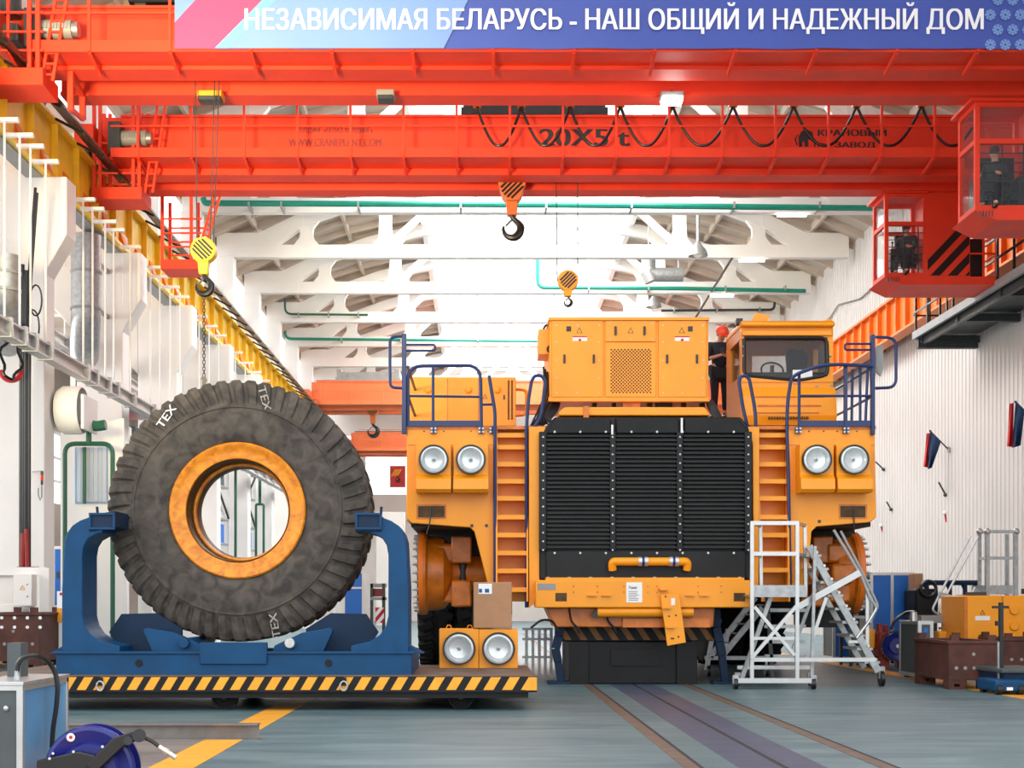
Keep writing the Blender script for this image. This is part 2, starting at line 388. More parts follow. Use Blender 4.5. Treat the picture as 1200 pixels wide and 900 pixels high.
# left row of columns with corbels, and the runway beams they carry
def column(Y):
    mb = MB()
    mb.box(-10.0, -8.87, Y-.32, Y+.32, 0, H+9.1)
    mb.prism([(-8.9, H+6.6), (-8.9, H+8.62), (-8.42, H+8.62), (-8.42, H+7.45)], Y-.32, Y+.32)
    mb.box(-10.1, -9.42, Y-.3, Y+.3, H+8.6, H+13.1)
    mb.prism([(-10.0, H+6.6), (-10.0, H+8.3), (-10.9, H+8.3), (-10.9, H+7.6)], Y-.32, Y+.32)
    struct('column', mb, WHT, smooth=False, bevel=.03)
for i in range(12): column(22+6*i)
def runway(side):
    x = -8.75 if side < 0 else 13.36; zb, zt = H+8.66, H+9.9
    xo = x+side*.14 if side > 0 else x
    mb = MB(); s = -1 if side < 0 else 1
    mb.box(x+s*.16, x+s*.20, 10, 96, zb, zt)           # web
    mb.box(x, x+s*.42, 10, 96, zb-.03, zb+.03); mb.box(x, x+s*.46, 10, 96, zt-.03, zt+.03)
    y = 10.2
    while y < 96: mb.box(x+.02*s, x+s*.4, y, y+.03, zb, zt); y += 1.5 if side < 0 else 1.0
    nm = thing('crane_runway', 'long yellow crane runway beam with stiffeners along the left row of columns' if side < 0 else 'long orange crane runway beam with stiffeners along the right wall', 'crane rail beam', (x, 50, zb))
    mb.build('runway_beam', RUNY if side < 0 else ORGD, nm, smooth=False)
    MB().box(x+s*.14, x+s*.22, 10, 96, zt+.03, zt+.14).build('rail', DSTL, nm)
    if side < 0:
        for k in range(4):
            MB().box(x+.16+.13*k, x+.20+.13*k, 12, 96, zt+.02-.09*k, zt+.07-.09*k).build('conductor_bar', BLKG, nm)
        y = 13
        while y < 90: MB().bar((x, y, zt), (x+.58, y, zt-.30), .05, .05).build('conductor_bracket', BLKG, nm); y += 1.5
        y = 12                                # orange wedges put in for the V-shaped shadows on the stiffeners
        while y < 80: MB().prism([(x, zb+.02), (x-.16, zb+.02), (x-.16, zb+.5)], y+.5, y+.9).build('gusset_or_shade', ORGD, nm, smooth=False); y += 1.5
        b = MB().box(x-.5, x-.16, 12, 96, zb-.06, zb-.02); b.build('soffit_plate', GRYP, nm)
    else:
        b = MB(); y = 12
        while y < 94: b.box(x+.42, RWR-.02, y, y+.25, zb+.1, zb+.9); y += 6
        b.build('wall_bracket', ORGD, nm)
runway(-1); runway(1)

# ---- green water pipes across the trusses
def pipe(label, pts, r=.075, grp=None, m=None, clips=()):
    t = thing('water_pipe', label, 'pipe', pts[0])
    MB().tube(rnd(pts, .35), r, 8).build('pipe_run', m or GRN, t)
    for p in clips:
        MB().box(p[0]-.03, p[0]+.03, p[1]-.12, p[1]+.66, p[2]-.1, p[2]+.1).build('pipe_clip', STL, t)
    return t
pp = lambda a, b, Y: tuple(P(a, b, Y))
pipe('thick green pipe across the whole hall just under the orange cranes', [pp(238, 232, 45.2), pp(240, 238, 45.2), pp(640, 240, 45.2), pp(1030, 244, 45.2)], .1, clips=[pp(x, 241, 45.2) for x in (292, 330, 420, 540, 640, 740, 860, 960)])
pipe('green pipe behind the striped hook block, turning up at its left end', [pp(630, 303, 57.5), pp(630, 337, 57.5), pp(800, 338, 57.5), pp(944, 341, 57.5)], .085, clips=[pp(x, 338, 57.5) for x in (690, 760, 850, 920)])
pipe('thin green pipe far back above the blue left guard rail', [pp(334, 380, 69.4), pp(334, 397, 69.4), pp(640, 400, 69.4)], .075, clips=[pp(x, 398, 69.4) for x in (400, 470, 560)])
pipe('thin dark green pipe bent under the third left truss', [pp(334, 350, 63.6), pp(334, 368, 63.6), pp(431, 369, 63.6)], .05, m=DGRN, clips=[pp(x, 369, 63.6) for x in (350, 385, 420)])
pipe('dark pipe with an upturned end right of the third truss', [pp(775, 364, 63.6), pp(907, 363, 63.6), pp(908, 352, 63.6)], .06, m=DSTL, clips=[pp(x, 363, 63.6) for x in (790, 840, 890)])
pipe('slanting dark cable tray rod behind the power cabinet', [pp(814, 374, 63.9), pp(858, 302, 51.9)], .05, m=DSTL)
# ---- tube lamps under the trusses, high-bay lamps
for (x, y, Y, lab) in ((928, 251, 46, 'white tube lamp under the nearest truss, right of the hooks'), (881, 304, 52, 'white tube lamp under the second truss on the right'), (846, 345.5, 58, 'white tube lamp under the third truss, just above the truck cab')):
    t = thing('tube_lamp', lab, 'ceiling light', pp(x, y, Y), 'tube lamps under the trusses')
    MB().box(X(x,Y)-.5, X(x,Y)+.5, Y-.08, Y+.08, Z(y,Y)+.0, Z(y,Y)+.05).build('housing', WHT, t)
    MB().box(X(x,Y)-.48, X(x,Y)+.48, Y-.07, Y+.07, Z(y,Y)-.07, Z(y,Y)).build('tube', LEDM, t)
    MB().cyl((X(x,Y)-.3, Y, Z(y,Y)+.05), (X(x,Y)-.3, Y, Z(y,Y)+.3), .015, 6).cyl((X(x,Y)+.3, Y, Z(y,Y)+.05), (X(x,Y)+.3, Y, Z(y,Y)+.3), .015, 6).build('hanger', STL, t)
for (x, y, Y, sc_, lab) in ((818, 292, 50, 1, 'bell-shaped high-bay lamp hanging before the second right truss'), (766, 352, 62, 1, 'bell-shaped high-bay lamp hanging further back above the power cabinet')):
    t = thing('high_bay_lamp', lab, 'ceiling light', pp(x, y, Y), 'high-bay lamps')
    MB().lathe([(.08, .5), (.12, .42), (.3, .2), (.36, 0), (.33, 0), (.28, .18), (.1, .4)], pp(x, y+8, Y), 'z', 24).build('lamp_shade', STL, t)
    MB().cyl(P(x, y-9, Y), (X(x,Y), Y, rz(X(x,Y))), .06, 8).build('stem', STL, t)
    MB().sphere(P(x, y+4, Y), .2, 12, 8).build('bulb', WHT, t)
# curved ventilation duct under the right trusses
t = thing('ventilation_duct', 'grey ventilation duct elbow hanging behind the hooks, above the power cabinet', 'duct', pp(765, 315, 55))
MB().tube(rnd([P(760, 300, 55), P(760, 322, 55), P(800, 322, 55)], .5), .28, 14).build('duct_elbow', STL, t)
MB().cyl(P(760,305,55), (X(760,55), 55, rz(X(760,55))+.1), .02, 6).cyl(P(795,322,55), (X(795,55), 55, rz(X(795,55))+.1), .02, 6).build('hanger_rod', STL, t)
MB().cyl(P(759, 318, 55), P(764, 330, 55), .3, 14).build('duct_flange', STL, t)
# ------------------------------------------------------------------ people
def skin_fig(name, J, E, m, parent=None, sub=2, root=0, loc=None):
    """J: list of (co, radius) or (co, (rx, ry)); E: edges -> one continuous skinned mesh"""
    me = bpy.data.meshes.new(name); me.from_pydata([tuple(j[0]) for j in J], E, [])
    o = bpy.data.objects.new(name, me); C.objects.link(o)
    md = o.modifiers.new('s', 'SKIN'); md.use_smooth_shade = True
    if not me.skin_vertices: me.skin_vertices.new() if hasattr(me.skin_vertices, 'new') else None
    sv = me.skin_vertices[0].data
    for i, j in enumerate(J):
        r = j[1]; sv[i].radius = r if isinstance(r, tuple) else (r, r); sv[i].use_root = (i == root)
    s2 = o.modifiers.new('u', 'SUBSURF'); s2.levels = sub; s2.render_levels = sub
    bpy.context.view_layer.update(); dg = bpy.context.evaluated_depsgraph_get()
    nm = bpy.data.meshes.new_from_object(o.evaluated_get(dg)); bpy.data.objects.remove(o); bpy.data.meshes.remove(me)
    mb = MB(); mb.add([v.co for v in nm.vertices], [tuple(p.vertices) for p in nm.polygons]); bpy.data.meshes.remove(nm)
    return mb.build(name, m, parent, ang=80, loc=loc)
def person(name, label, base, J, yaw, cloth, helmet=None, shorts=False, group=None, phone=False, hair=None):
    """J: dict of joints in metres, figure faces -Y, x to its left; yaw turns it"""
    R = Matrix.Rotation(yaw, 3, 'Z'); B = Vector(base)
    g = {k: B+R @ Vector(v) for k, v in J.items()}
    t = thing(name, label, 'person', base, group)
    pel, ch, nk, hd = g['pelvis'], g['chest'], g['neck'], g['head']
    J1 = [(pel, .14), ((pel+ch)/2, .125), (ch, .15), (nk, .06), (hd-(hd-nk).normalized()*.05, .072), (hd, .088), (hd+(hd-nk).normalized()*.09, .07)]
    E = [(i, i+1) for i in range(6)]
    def chain(pts, start):
        p = start
        for q, r in pts: J1.append((q, r)); E.append((p, len(J1)-1)); p = len(J1)-1
        return p
    for s in 'LR':
        e = chain([(g['sh'+s], .062), (g['el'+s], .044), (g['wr'+s], .03), (g['hand'+s], .034)], 2)
        d = (g['hand'+s]-g['wr'+s]).normalized(); sd = d.cross(R @ Vector((0, -1, .2))).normalized(); cl = R @ Vector(J.get('curl', (0, -.02, -.03)))
        for k, ln in ((-1.5, .05), (-.5, .062), (.5, .066), (1.5, .058)):
            b = g['hand'+s]+d*.045+sd*(k*.02)
            chain([(b, .011), (b+d*ln*.5+cl*.3, .0095), (b+d*ln*.85+cl, .008)], e)
        b = g['hand'+s]-sd*.04+d*.0; chain([(b, .012), (b+d*.035-sd*.014, .010), (b+d*.06-sd*.01+cl*.4, .009)], e)
        f = chain([(g['hip'+s], .09), (g['kn'+s], .06), (g['an'+s], .04), (g['toe'+s], .035)], 0)
    skin_fig('body', J1, E, SKIN, t)
    # clothing: a slightly larger shell
    K = [(pel, .165), ((pel+ch)/2, .15), (ch, .172), (nk-(nk-ch)*.25, .10)]; EK = [(0,1),(1,2),(2,3)]
    def ck(pts, start):
        p = start
        for q, r in pts: K.append((q, r)); EK.append((p, len(K)-1)); p = len(K)-1
    for s in 'LR': ck([(g['sh'+s], .082), (g['el'+s], .06), (g['el'+s].lerp(g['wr'+s], .35 if shorts else .9), .052)], 2)
    skin_fig('jacket', K, EK, cloth, t)
    K = [(pel, .172)]; EK = []
    for s in 'LR': ck([(g['hip'+s], .108), (g['kn'+s], .078), (g['kn'+s].lerp(g['an'+s], .85), .062)], 0)
    skin_fig('trousers', K, EK, cloth, t)
    for s in 'LR':
        K = [(g['an'+s]+Vector((0,0,.05)), .055), (g['an'+s]-Vector((0,0,.02)), .052), (g['toe'+s], .045)]; skin_fig('boot', K, [(0,1),(1,2)], BLKG, t)
    up = (hd-nk).normalized(); fw = R @ Vector((0, -1, 0)); fw = (fw-up*fw.dot(up)).normalized(); sdv = up.cross(fw)
    m = MB()                                              # nose, ears, eyes, mouth
    fh = MB(); fh.sphere(hd+fw*.098-up*.005, .014, 8, 6, 1.4)
    for s in (-1, 1): fh.sphere(hd+sdv*(s*.088), .018, 8, 6, 1.5)
    fh.build('nose_and_ears', SKIN, t)
    for s in (-1, 1): m.sphere(hd+fw*.083+sdv*(s*.032)+up*.02, .009, 8, 6)
    m.bar(hd+fw*.086-up*.048-sdv*.022, hd+fw*.086-up*.048+sdv*.022, .008, .006); m.build('eyes_and_mouth', mat_face, t)
    hb = MB(); hc = hd+up*.045-fw*.012
    M3 = Matrix((sdv, -fw, up)).transposed()
    if helmet:
        prof = [(.128, .0), (.128, .02), (.118, .06), (.095, .10), (.055, .128), (.001, .136)]
        tmp = MB().lathe(prof, (0,0,0), 'z', 24); hb.add([hc+M3 @ Vector((v[0], v[1]*1.12, v[2])) for v in tmp.v], tmp.f)
        tmp = MB().prism([(-.09, -.10), (.09, -.10), (.07, -.19), (0, -.205), (-.07, -.19)], 0, .012, 'xy'); hb.add([hc+M3 @ Vector(v) for v in tmp.v], tmp.f)
        for k in (-.03, 0, .03):
            tmp = MB().tube([(k, -.12, .05), (k, -.06, .115), (k, 0, .135), (k, .06, .115), (k, .12, .05)], .007, 6); hb.add([hc+M3 @ Vector(v) for v in tmp.v], tmp.f)
        hb.build('helmet', helmet, t)
    else:
        prof = [(.098, -.03), (.106, .02), (.09, .075), (.05, .105), (.001, .112)]
        tmp = MB().lathe(prof, (0,0,0), 'z', 20); hb.add([hc+M3 @ Vector((v[0], v[1]*1.1+.02, v[2])) for v in tmp.v], tmp.f); hb.build('hair', HAIR, t)
    return t
mat_face = mat('face_dark', (92, 50, 44), .6)
SIT = dict(pelvis=(0,0,.52), chest=(0,-.03,.93), neck=(0,-.05,1.10), head=(0,-.10,1.24), shL=(.19,-.03,1.03), shR=(-.19,-.03,1.03), elL=(.25,-.16,.78), elR=(-.25,-.16,.78),
           wrL=(.2,-.40,.74), wrR=(-.2,-.40,.74), handL=(.18,-.47,.74), handR=(-.18,-.47,.74), hipL=(.1,-.02,.50), hipR=(-.1,-.02,.50), knL=(.14,-.44,.52), knR=(-.14,-.44,.52),
           anL=(.13,-.50,.10), anR=(-.13,-.50,.10), toeL=(.13,-.64,.05), toeR=(-.13,-.64,.05))

# ------------------------------------------------------------------ overhead cranes
def hook_mb(c, r):                                        # black lifting hook, eye at the top
    c = Vector(c); pts = []; rad = []
    pts.append(c+Vector((0,0,r*1.9))); rad.append(r*.28); pts.append(c+Vector((0,0,r*1.25))); rad.append(r*.26)
    pts.append(c+Vector((r*.12,0,r*1.05))); rad.append(r*.24)
    for i in range(13):
        a = math.radians(62-i*21.5); pts.append(c+Vector((r*math.cos(a)*.86, 0, r*math.sin(a)*.86))); rad.append(r*(.26+.16*math.sin(PI*min(1, i/9)))*(1 if i < 10 else 1-(i-9)*.2))
    return MB().tube(pts, rad, 10)
def hook_block(name, label, c, w, h, hookr, Y, ropes, paint, ztop, stripes=PI/4, body='round', chain=0, group=None):
    """c = (x, z) centre of the sheave housing"""
    x, z = c
    t = thing(name, label, 'crane hook', (x, Y, z), group)
    if body == 'round':
        MB().cyl((x, Y-.13, z), (x, Y+.13, z), w/2, 28).build('sheave_housing', paint, t, bevel=.02)
    else:
        MB().prism([(x-w/2, z+h*.5), (x+w/2, z+h*.5), (x+w/2, z+h*.2), (x+w*.34, z-h*.32), (x+w*.2, z-h*.5), (x-w*.2, z-h*.5), (x-w*.34, z-h*.32), (x-w/2, z+h*.2)], Y-.2, Y+.2).build('sheave_housing', paint, t, bevel=.02)
    m = MB(); hw = w*.40
    for k in (-.66, -.33, 0, .33, .66):
        L = hw*math.sqrt(max(.05, 1-k*k)); cx, cz = x+math.cos(stripes+PI/2)*k*hw, z+math.sin(stripes+PI/2)*k*hw
        a = Vector((cx-math.cos(stripes)*L, Y, cz-math.sin(stripes)*L)); b = Vector((cx+math.cos(stripes)*L, Y, cz+math.sin(stripes)*L))
        yf = Y-(.136 if body == 'round' else .206); a.y = b.y = yf
        m.bar(a, b, w*.075, .012, (0, 1, 0))
    m.build('hazard_stripes', BLKG, t)
    zn = z-(w/2 if body == 'round' else h*.5)
    MB().prism([(x-w*.22, zn+.05), (x+w*.22, zn+.05), (x+w*.17, zn-hookr*1.3), (x-w*.17, zn-hookr*1.3)], Y-.1, Y+.1).build('hook_nut_housing', paint, t, bevel=.015)
    hk = hook_mb((x, Y, zn-hookr*2.6), hookr); hk.build('hook', BLKG, t)
    MB().bar((x+hookr*.2, Y, zn-hookr*1.5), (x-hookr*.6, Y, zn-hookr*2.3), .03, .03).build('safety_latch', DSTL, t)
    for (rx, rxt) in ropes: MB().cyl((rx, Y, z), (rxt, Y, ztop), .012, 6).build('wire_rope', DSTL, t)
    if chain:
        zc = zn-hookr*3.4; i = 0; cm = MB()
        while zc > zn-hookr*3.4-chain:
            v = Vector((.022, 0, 0)) if i % 2 else Vector((0, .022, 0)); p = Vector((x, Y, zc))
            cm.tube([p+v+Vector((0,0,.02)), p+v-Vector((0,0,.04)), p-v-Vector((0,0,.04)), p-v+Vector((0,0,.02))], .010, 5, True); zc -= .062; i += 1
        cm.build('chain', DSTL, t); MB().bar((x-.05, Y, zc), (x+.05, Y, zc-.05), .05, .04).bar((x, Y, zc+.02), (x, Y, zc-.14), .06, .05).build('chain_end_hook', BLKG, t)
    return t
def railing_posts(t, xs, y, z0, z1, m, brace=None, r=.028):
    for x in xs:
        mb = MB().bar((x, y, z0-.03), (x, y, z1), .05, .05)
        if brace: mb.bar((x, y+.03, z0-.02), (x, y+brace, z0-.16), .05, .07)
        mb.build('railing_post', m, t)
def crane(label, Yf, Yb, Yw, zb, zw, ztop, xl, xr, post0, postd, detail=True, cat='overhead crane', ORG=ORG):
    t = thing('overhead_crane', label, cat, ((xl+xr)/2, (Yf+Yb)/2, zb))
    W = .42
    mb = MB().box(xl, xr, Yf, Yf+W, zb+.06, ztop); mb.box(xl, xr, Yf-.06, Yf+W+.06, zb, zb+.06); mb.box(xl, xr, Yf-.05, Yf+W+.05, ztop, ztop+.05)
    x = xl+1.2
    while x < xr: mb.box(x, x+.02, Yf-.012, Yf, zb+.06, ztop); x += 4.1
    mb.build('girder', ORG, t, smooth=False)
    mb = MB().box(xl, xr, Yb, Yb+W, zb+.06, ztop); mb.box(xl, xr, Yb-.06, Yb+W+.06, zb, zb+.06); mb.box(xl, xr, Yb-.05, Yb+W+.05, ztop, ztop+.05); mb.build('girder', ORG, t, smooth=False)
    mb = MB().box(xl, xr, Yw, Yf, zw, zw+.05); mb.build('walkway', ORG, t, smooth=False)
    MB().box(xl, xr, Yw-.02, Yw, zw-.03, zw+.18).build('toe_board', ORG, t)
    xs = []; x = post0
    while x < xr: xs.append(x); x += postd
    zr = zw+1.15
    railing_posts(t, xs, Yw-.03, zw, zr, ORG, Yf-Yw if detail else None)
    for z in (zr, zw+.66): MB().bar((xl, Yw-.03, z), (xr, Yw-.03, z), .035, .035).build('handrail', ORG, t)
    # far-side railing behind the back girder, seen through the gap
    zr2 = ztop+.55
    for x in xs[::1]: MB().bar((x+.4, Yb+W+.8, ztop-.35), (x+.4, Yb+W+.8, zr2), .045, .045).build('railing_post', ORG, t)
    MB().bar((xl, Yb+W+.8, zr2), (xr, Yb+W+.8, zr2), .035, .035).build('handrail', ORG, t)
    MB().box(xl, xr, Yb+W, Yb+W+.85, ztop-.42, ztop-.36).build('walkway', ORG, t)
    mb = MB().box(xl, xr, Yf+W*.5-.03, Yf+W*.5+.03, ztop+.05, ztop+.13); mb.box(xl, xr, Yb+W*.5-.03, Yb+W*.5+.03, ztop+.05, ztop+.13); mb.build('trolley_rail', DSTL, t)
    # end carriages with wheels and drive motors on the runways
    for s, xe in ((-1, -8.96), (1, 13.58)):
        mb = MB().box(xe-.22, xe+.22, Yf-.9, Yb+W+.9, H+10.2, H+10.75); mb.build('end_carriage', ORG, t, smooth=False, bevel=.02)
        for yy in (Yf-.6, Yb+W+.6): MB().cyl((xe-.08, yy, H+10.265), (xe+.08, yy, H+10.265), .22, 20).build('wheel', DSTL, t)
        xa = xe+.22 if s < 0 else xe-.22
        xe_ = xl if s < 0 else xr
        if abs(xa-xe_) > .05:
            for yy in (Yf, Yb): MB().box(min(xa, xe_), max(xa, xe_), yy, yy+W, zb+.5, ztop).build('girder_end', ORG, t, smooth=False)
    if detail:
        xm = xl+.2; mt = MB().cyl((xm, Yw+.25, zw+.48), (xm+.55, Yw+.25, zw+.48), .17, 18); 
        for k in range(8): mt.box(xm+.05+k*.06, xm+.07+k*.06, Yw+.06, Yw+.44, zw+.44, zw+.52)
        mo = mt.build('drive_motor', GRYP, t); MB().box(xm-.28, xm, Yw+.05, Yw+.45, zw+.1, zw+.8).build('gearbox', DSTL, mo, bevel=.02); MB().cyl((xm+.55, Yw+.25, zw+.48), (xm+.66, Yw+.25, zw+.48), .13, 16).build('fan_cover', STL, mo)
    return t
ORGFLARE = mat('flare_pale_crane_orange', (240, 128, 76), .5, 0, .08, 1)  # lighter crane colour imitates flare over the far cranes
ZB, ZTp = H+9.86, H+11.2
cr2 = crane('orange-red crane with 20X5 t stencilled on its girder, second from the front', 31.6, 32.75, 30.7, ZB, H+10.02, ZTp, -8.35, 12.9, X(162,30.7), 62.2*30.7/F)
cr1 = crane('orange-red crane nearest the viewer, carrying the blue slogan banner', 25.35, 26.63, 24.6, ZB, H+9.93, H+11.0, -8.2, 12.9, X(10.5,24.6), 94.6*24.6/F)
cr3 = crane('washed-out orange crane far down the hall, seen over the tyre', 70, 71.6, 69, ZB, H+10.0, H+11.25, -8.5, 12.9, -8.2, 1.6, False, ORG=ORGFLARE)
cr4 = crane('farthest orange crane, its girder just below the previous far crane', 91, 92.6, 90.2, ZB, H+10.0, H+11.25, -8.5, 12.9, -8.2, 1.6, False, ORG=ORGFLARE)
# stencilled writing on the second crane
Yt = 31.6; MAR = mat('maroon_stencil', (140, 44, 40), .6)
def stencil(txt, px0, px1, pyb, cap, m, name='lettering', bold=0):
    text_mb(MB(), txt, X(px0,Yt), X(px1,Yt), Z(pyb,Yt), cap*Yt/F, Yt-.003, bold=bold).build(name, m, cr2, smooth=False)
stencil('20X5 t', 632, 738, 171, 21, INK, bold=.04)
stencil('ХОЛДИНГ «БЕЛАЗ-ХОЛДИНГ»', 347, 437, 156, 6.5, MAR, bold=.06)
stencil('WWW.CRANEPLANT.COM', 338, 447, 171.5, 9.5, MAR, bold=.07)
stencil('КРАНОВЫЙ', 958, 1039, 159.5, 7.5, INK, bold=.05)
stencil('ЗАВОД', 978, 1026, 173, 6.5, INK, bold=.05)
stencil('по', 954, 967, 172, 5.5, INK, bold=.03)
lg = MB(); q = lambda a, b: (X(a,Yt), Z(b,Yt))          # dark animal emblem beside the lettering
lg.prism([q(936,160), q(939,154), q(946,152), q(952,155), q(953,161), q(957,166), q(954,168), q(951,165), q(947,163), q(947,172), q(943,172), q(942,166), q(940,166), q(940,172), q(936,172)], Yt-.012, Yt-.002)
lg.tube([q(935,158)[0:1]+(Yt-.008,)+q(935,158)[1:], (X(931.5,Yt), Yt-.008, Z(163,Yt)), (X(934,Yt), Yt-.008, Z(170,Yt))], .015, 5)
lg.build('emblem', INK, cr2, smooth=False)
# trolleys
def trolley(label, x0, x1, Y0, Y1, z, m1=BLKG):
    t = thing('crane_trolley', label, 'crane trolley', ((x0+x1)/2, (Y0+Y1)/2, z))
    MB().box(x0, x1, Y0, Y1, z+.06, z+.22).build('trolley_frame', m1, t); MB().box(x0+.3, x1-.3, Y0+.08, Y1-.1, z+.2, z+.5).build('hoist_housing', m1, t, bevel=.03)
    MB().cyl((x0+.3, (Y0+Y1)/2, z+.42), (x1-.3, (Y0+Y1)/2, z+.42), .22, 20).build('rope_drum', m1, t)
    MB().box(x0+.05, x0+.3, Y0+.1, Y1-.1, z+.2, z+.66).box(x1-.3, x1-.05, Y0+.1, Y1-.1, z+.2, z+.66).build('drum_bearing', m1, t, bevel=.02)
    MB().box(x0+.6, x1-.6, Y0+.05, Y0+.3, z+.2, z+.42).build('hoist_motor', m1, t, bevel=.03)
    for xx in (x0+.2, x1-.2): MB().cyl((xx, Y0+.06, z+.1), (xx, Y0+.18, z+.1), .12, 14).cyl((xx, Y1-.18, z+.1), (xx, Y1-.06, z+.1), .12, 14).build('trolley_wheel', DSTL, t)
    return t
trolley('black hoist trolley on top of the second crane above the stencilled number', X(541,32.2), X(710,32.2), 31.65, 33.1, ZTp+.04)
trolley('dark hoist trolley on top of the front crane near the banner end', X(160,26), X(275,26), 25.4, 27, H+11.1)
trolley('pale trolley on top of the far crane above its hook', X(395,70.8), X(470,70.8), 70.1, 72, H+11.3, GRYP)
# festoon: cable loops on carriers
fy = 31.0
cx_ = [559, 611, 668, 727, 788, 859, 930, 1004, 1080, 1152]
MB().bar((X(548,fy), fy, Z(119,fy)), (X(1165,fy), fy, Z(119,fy)), .05, .05).build('festoon_track', ORG, cr2)
for i, a in enumerate(cx_):
    MB().box(X(a,fy)-.09, X(a,fy)+.09, fy-.07, fy+.07, Z(125,fy), Z(120,fy)).cyl((X(a,fy)-.06, fy-.08, Z(119,fy)), (X(a,fy)-.06, fy+.08, Z(119,fy)), .05, 10).cyl((X(a,fy)+.06, fy-.08, Z(119,fy)), (X(a,fy)+.06, fy+.08, Z(119,fy)), .05, 10).build('cable_carrier', HAZY, cr2)
    if i < len(cx_)-1:
        b = cx_[i+1]; pts = []
        for k in range(19):
            u = k/18; s = abs(2*u-1); pts.append((X(a+(b-a)*(u+.055*math.sin(2*PI*u)), fy), fy+.02*math.sin(9*u), Z(171-47*s**2.6, fy)))
        MB().tube(pts, .032, 8).build('festoon_cable', BLKG, cr2)
# left access platforms and ladders of the two front cranes
def access(t, Yp, slab, posts, lad, yt):
    MB().box(X(slab[0],Yp), X(slab[1],Yp), Yp, Yp+.9, Z(slab[3],Yp), Z(slab[2],Yp)).build('access_platform', ORG, t, bevel=.01)
    for a in posts:
        for dy in (0.03, .85): MB().bar((X(a,Yp), Yp+dy, Z(slab[2],Yp)), (X(a,Yp), Yp+dy, Z(yt,Yp)), .07, .07).build('hanger_post', ORG, t)
    for k in (.3, .62, .95):
        z = Z(slab[2],Yp)+k*1.05
        MB().bar((X(slab[0],Yp), Yp+.03, z), (X(slab[1],Yp), Yp+.03, z), .035, .035).build('platform_rail', ORG, t); MB().bar((X(slab[0],Yp), Yp+.86, z), (X(slab[1],Yp), Yp+.86, z), .035, .035).build('platform_rail', ORG, t)
    if lad:
        (a, b), (c, d), wpx = lad; p, q_ = P(a, b, Yp+.2), P(c, d, Yp+.2); o = Vector((wpx*Yp/F, 0, 0)); m = MB().bar(p, q_, .05, .05).bar(p+o, q_+o, .05, .05)
        n = 8
        for i in range(n): m.bar(p.lerp(q_, (i+.6)/n), p.lerp(q_, (i+.6)/n)+o, .035, .035)
        m.build('ladder', ORG, t)
access(cr2, 30.9, (107, 166, 219, 233), (110, 117, 156, 163), ((170, 226), (186, 116), 9), 118)
access(cr2, 33.3, (188, 236, 304, 315), (190, 224), ((237, 280), (252, 226), 7), 226)
access(cr1, 24.5, (-60, 50, 79, 99), (-30, 34, 44), ((49, 95), (66, -5), 13), -10)
MB().bar(P(83,84,25.4), P(83,130,25.4), .1, .1).bar(P(97,107,26.6), P(97,140,26.6), .1, .1).bar(P(83,128,25.4), P(97,140,26.6), .07, .07).bar(P(83,86,25.4), P(97,112,26.6), .08, .08).build('buffer_bracket', ORG, cr1)
MB().pbox(2, 21, 27, 47, 24.9, 25.5).build('control_box', DGRY, cr1, bevel=.02)
MB().cyl(P(12,-8,25.2), P(12,20,25.2), .2, 14).build('drive_motor', DSTL, cr1)
# floodlights below the front crane
for a, b, lit, lab in ((787, 117, True, 'glaring lit floodlight under the front crane, above the festoon cables'), (247, 116, False, 'dark flat floodlight under the front crane beside the left hoist ropes'), (452, 115, False, 'small dark floodlight under the front crane, left of the trolley')):
    Yx = 26.4; t = thing('floodlight', lab, 'floodlight', P(a, b-4, Yx))
    wx = .22 if lit else (.24 if a < 300 else .17)
    MB().box(X(a,Yx)-wx, X(a,Yx)+wx, Yx-.15, Yx+.2, Z(b,Yx)+.0, Z(b,Yx)+.12).build('lamp_housing', GRYP if a > 300 else HAZY, t, bevel=.02)
    MB().box(X(a,Yx)-wx+.03, X(a,Yx)+wx-.03, Yx-.18, Yx+.12, Z(b,Yx)-.07, Z(b,Yx)-.0).build('lens', FLOODM if lit else DSTL, t)
    MB().bar((X(a,Yx), Yx, Z(b,Yx)+.1), (X(a,Yx), Yx, ZB+.02), .06, .06).build('bracket', DSTL, t)
    if lit:
        l = bpy.data.lights.new('floodlight_beam', 'POINT'); l.energy = 12; l.shadow_soft_size = .2; lo = bpy.data.objects.new('floodlight_beam', l); lo.location = (X(a,Yx), Yx-.05, Z(b,Yx)-.3); C.objects.link(lo)
# hooks
hook_block('crane_hook', 'large orange hook block with black hook hanging below the second crane', (X(600,32.3), Z(222,32.3)), .66, .62, .24, 32.3, [(X(590,32.3), X(590,32.3)), (X(610,32.3), X(610,32.3))], HAZD_ := mat('hook_orange_paint', (226, 116, 50), .45, 0, .12, 5), ZTp+.1, PI/4, 'taper')
hook_block('crane_hook', 'small round orange striped hook block hanging over the power cabinet', (X(665.5,32.3), Z(329.5,32.3)), .48, .5, .10, 32.3, [(X(653,32.3), X(651,32.3)), (X(677,32.3), X(677,32.3))], HAZY, ZTp+.1, PI/4)
hook_block('crane_hook', 'yellow striped hook block with a long chain hanging over the tyre', (X(239,26.1), Z(294,26.1)), .48, .5, .17, 26.1, [(X(231,26.1), X(228,26.1)), (X(246,26.1), X(254,26.1)), (X(250,26.1), X(260,26.1))], mat('hook_yellow_paint', (244, 214, 40), .45, 0, .08, 5), H+11.35, -PI/4, 'round', 1.6)
hook_block('crane_hook', 'pale orange hook block under the far crane, right of the tyre', (X(437,70.8), Z(481,70.8)), .7, .6, .3, 70.8, [(X(434,70.8), X(434,70.8)), (X(440,70.8), X(440,70.8))], HAZD_, H+11.55, PI/4, 'taper')
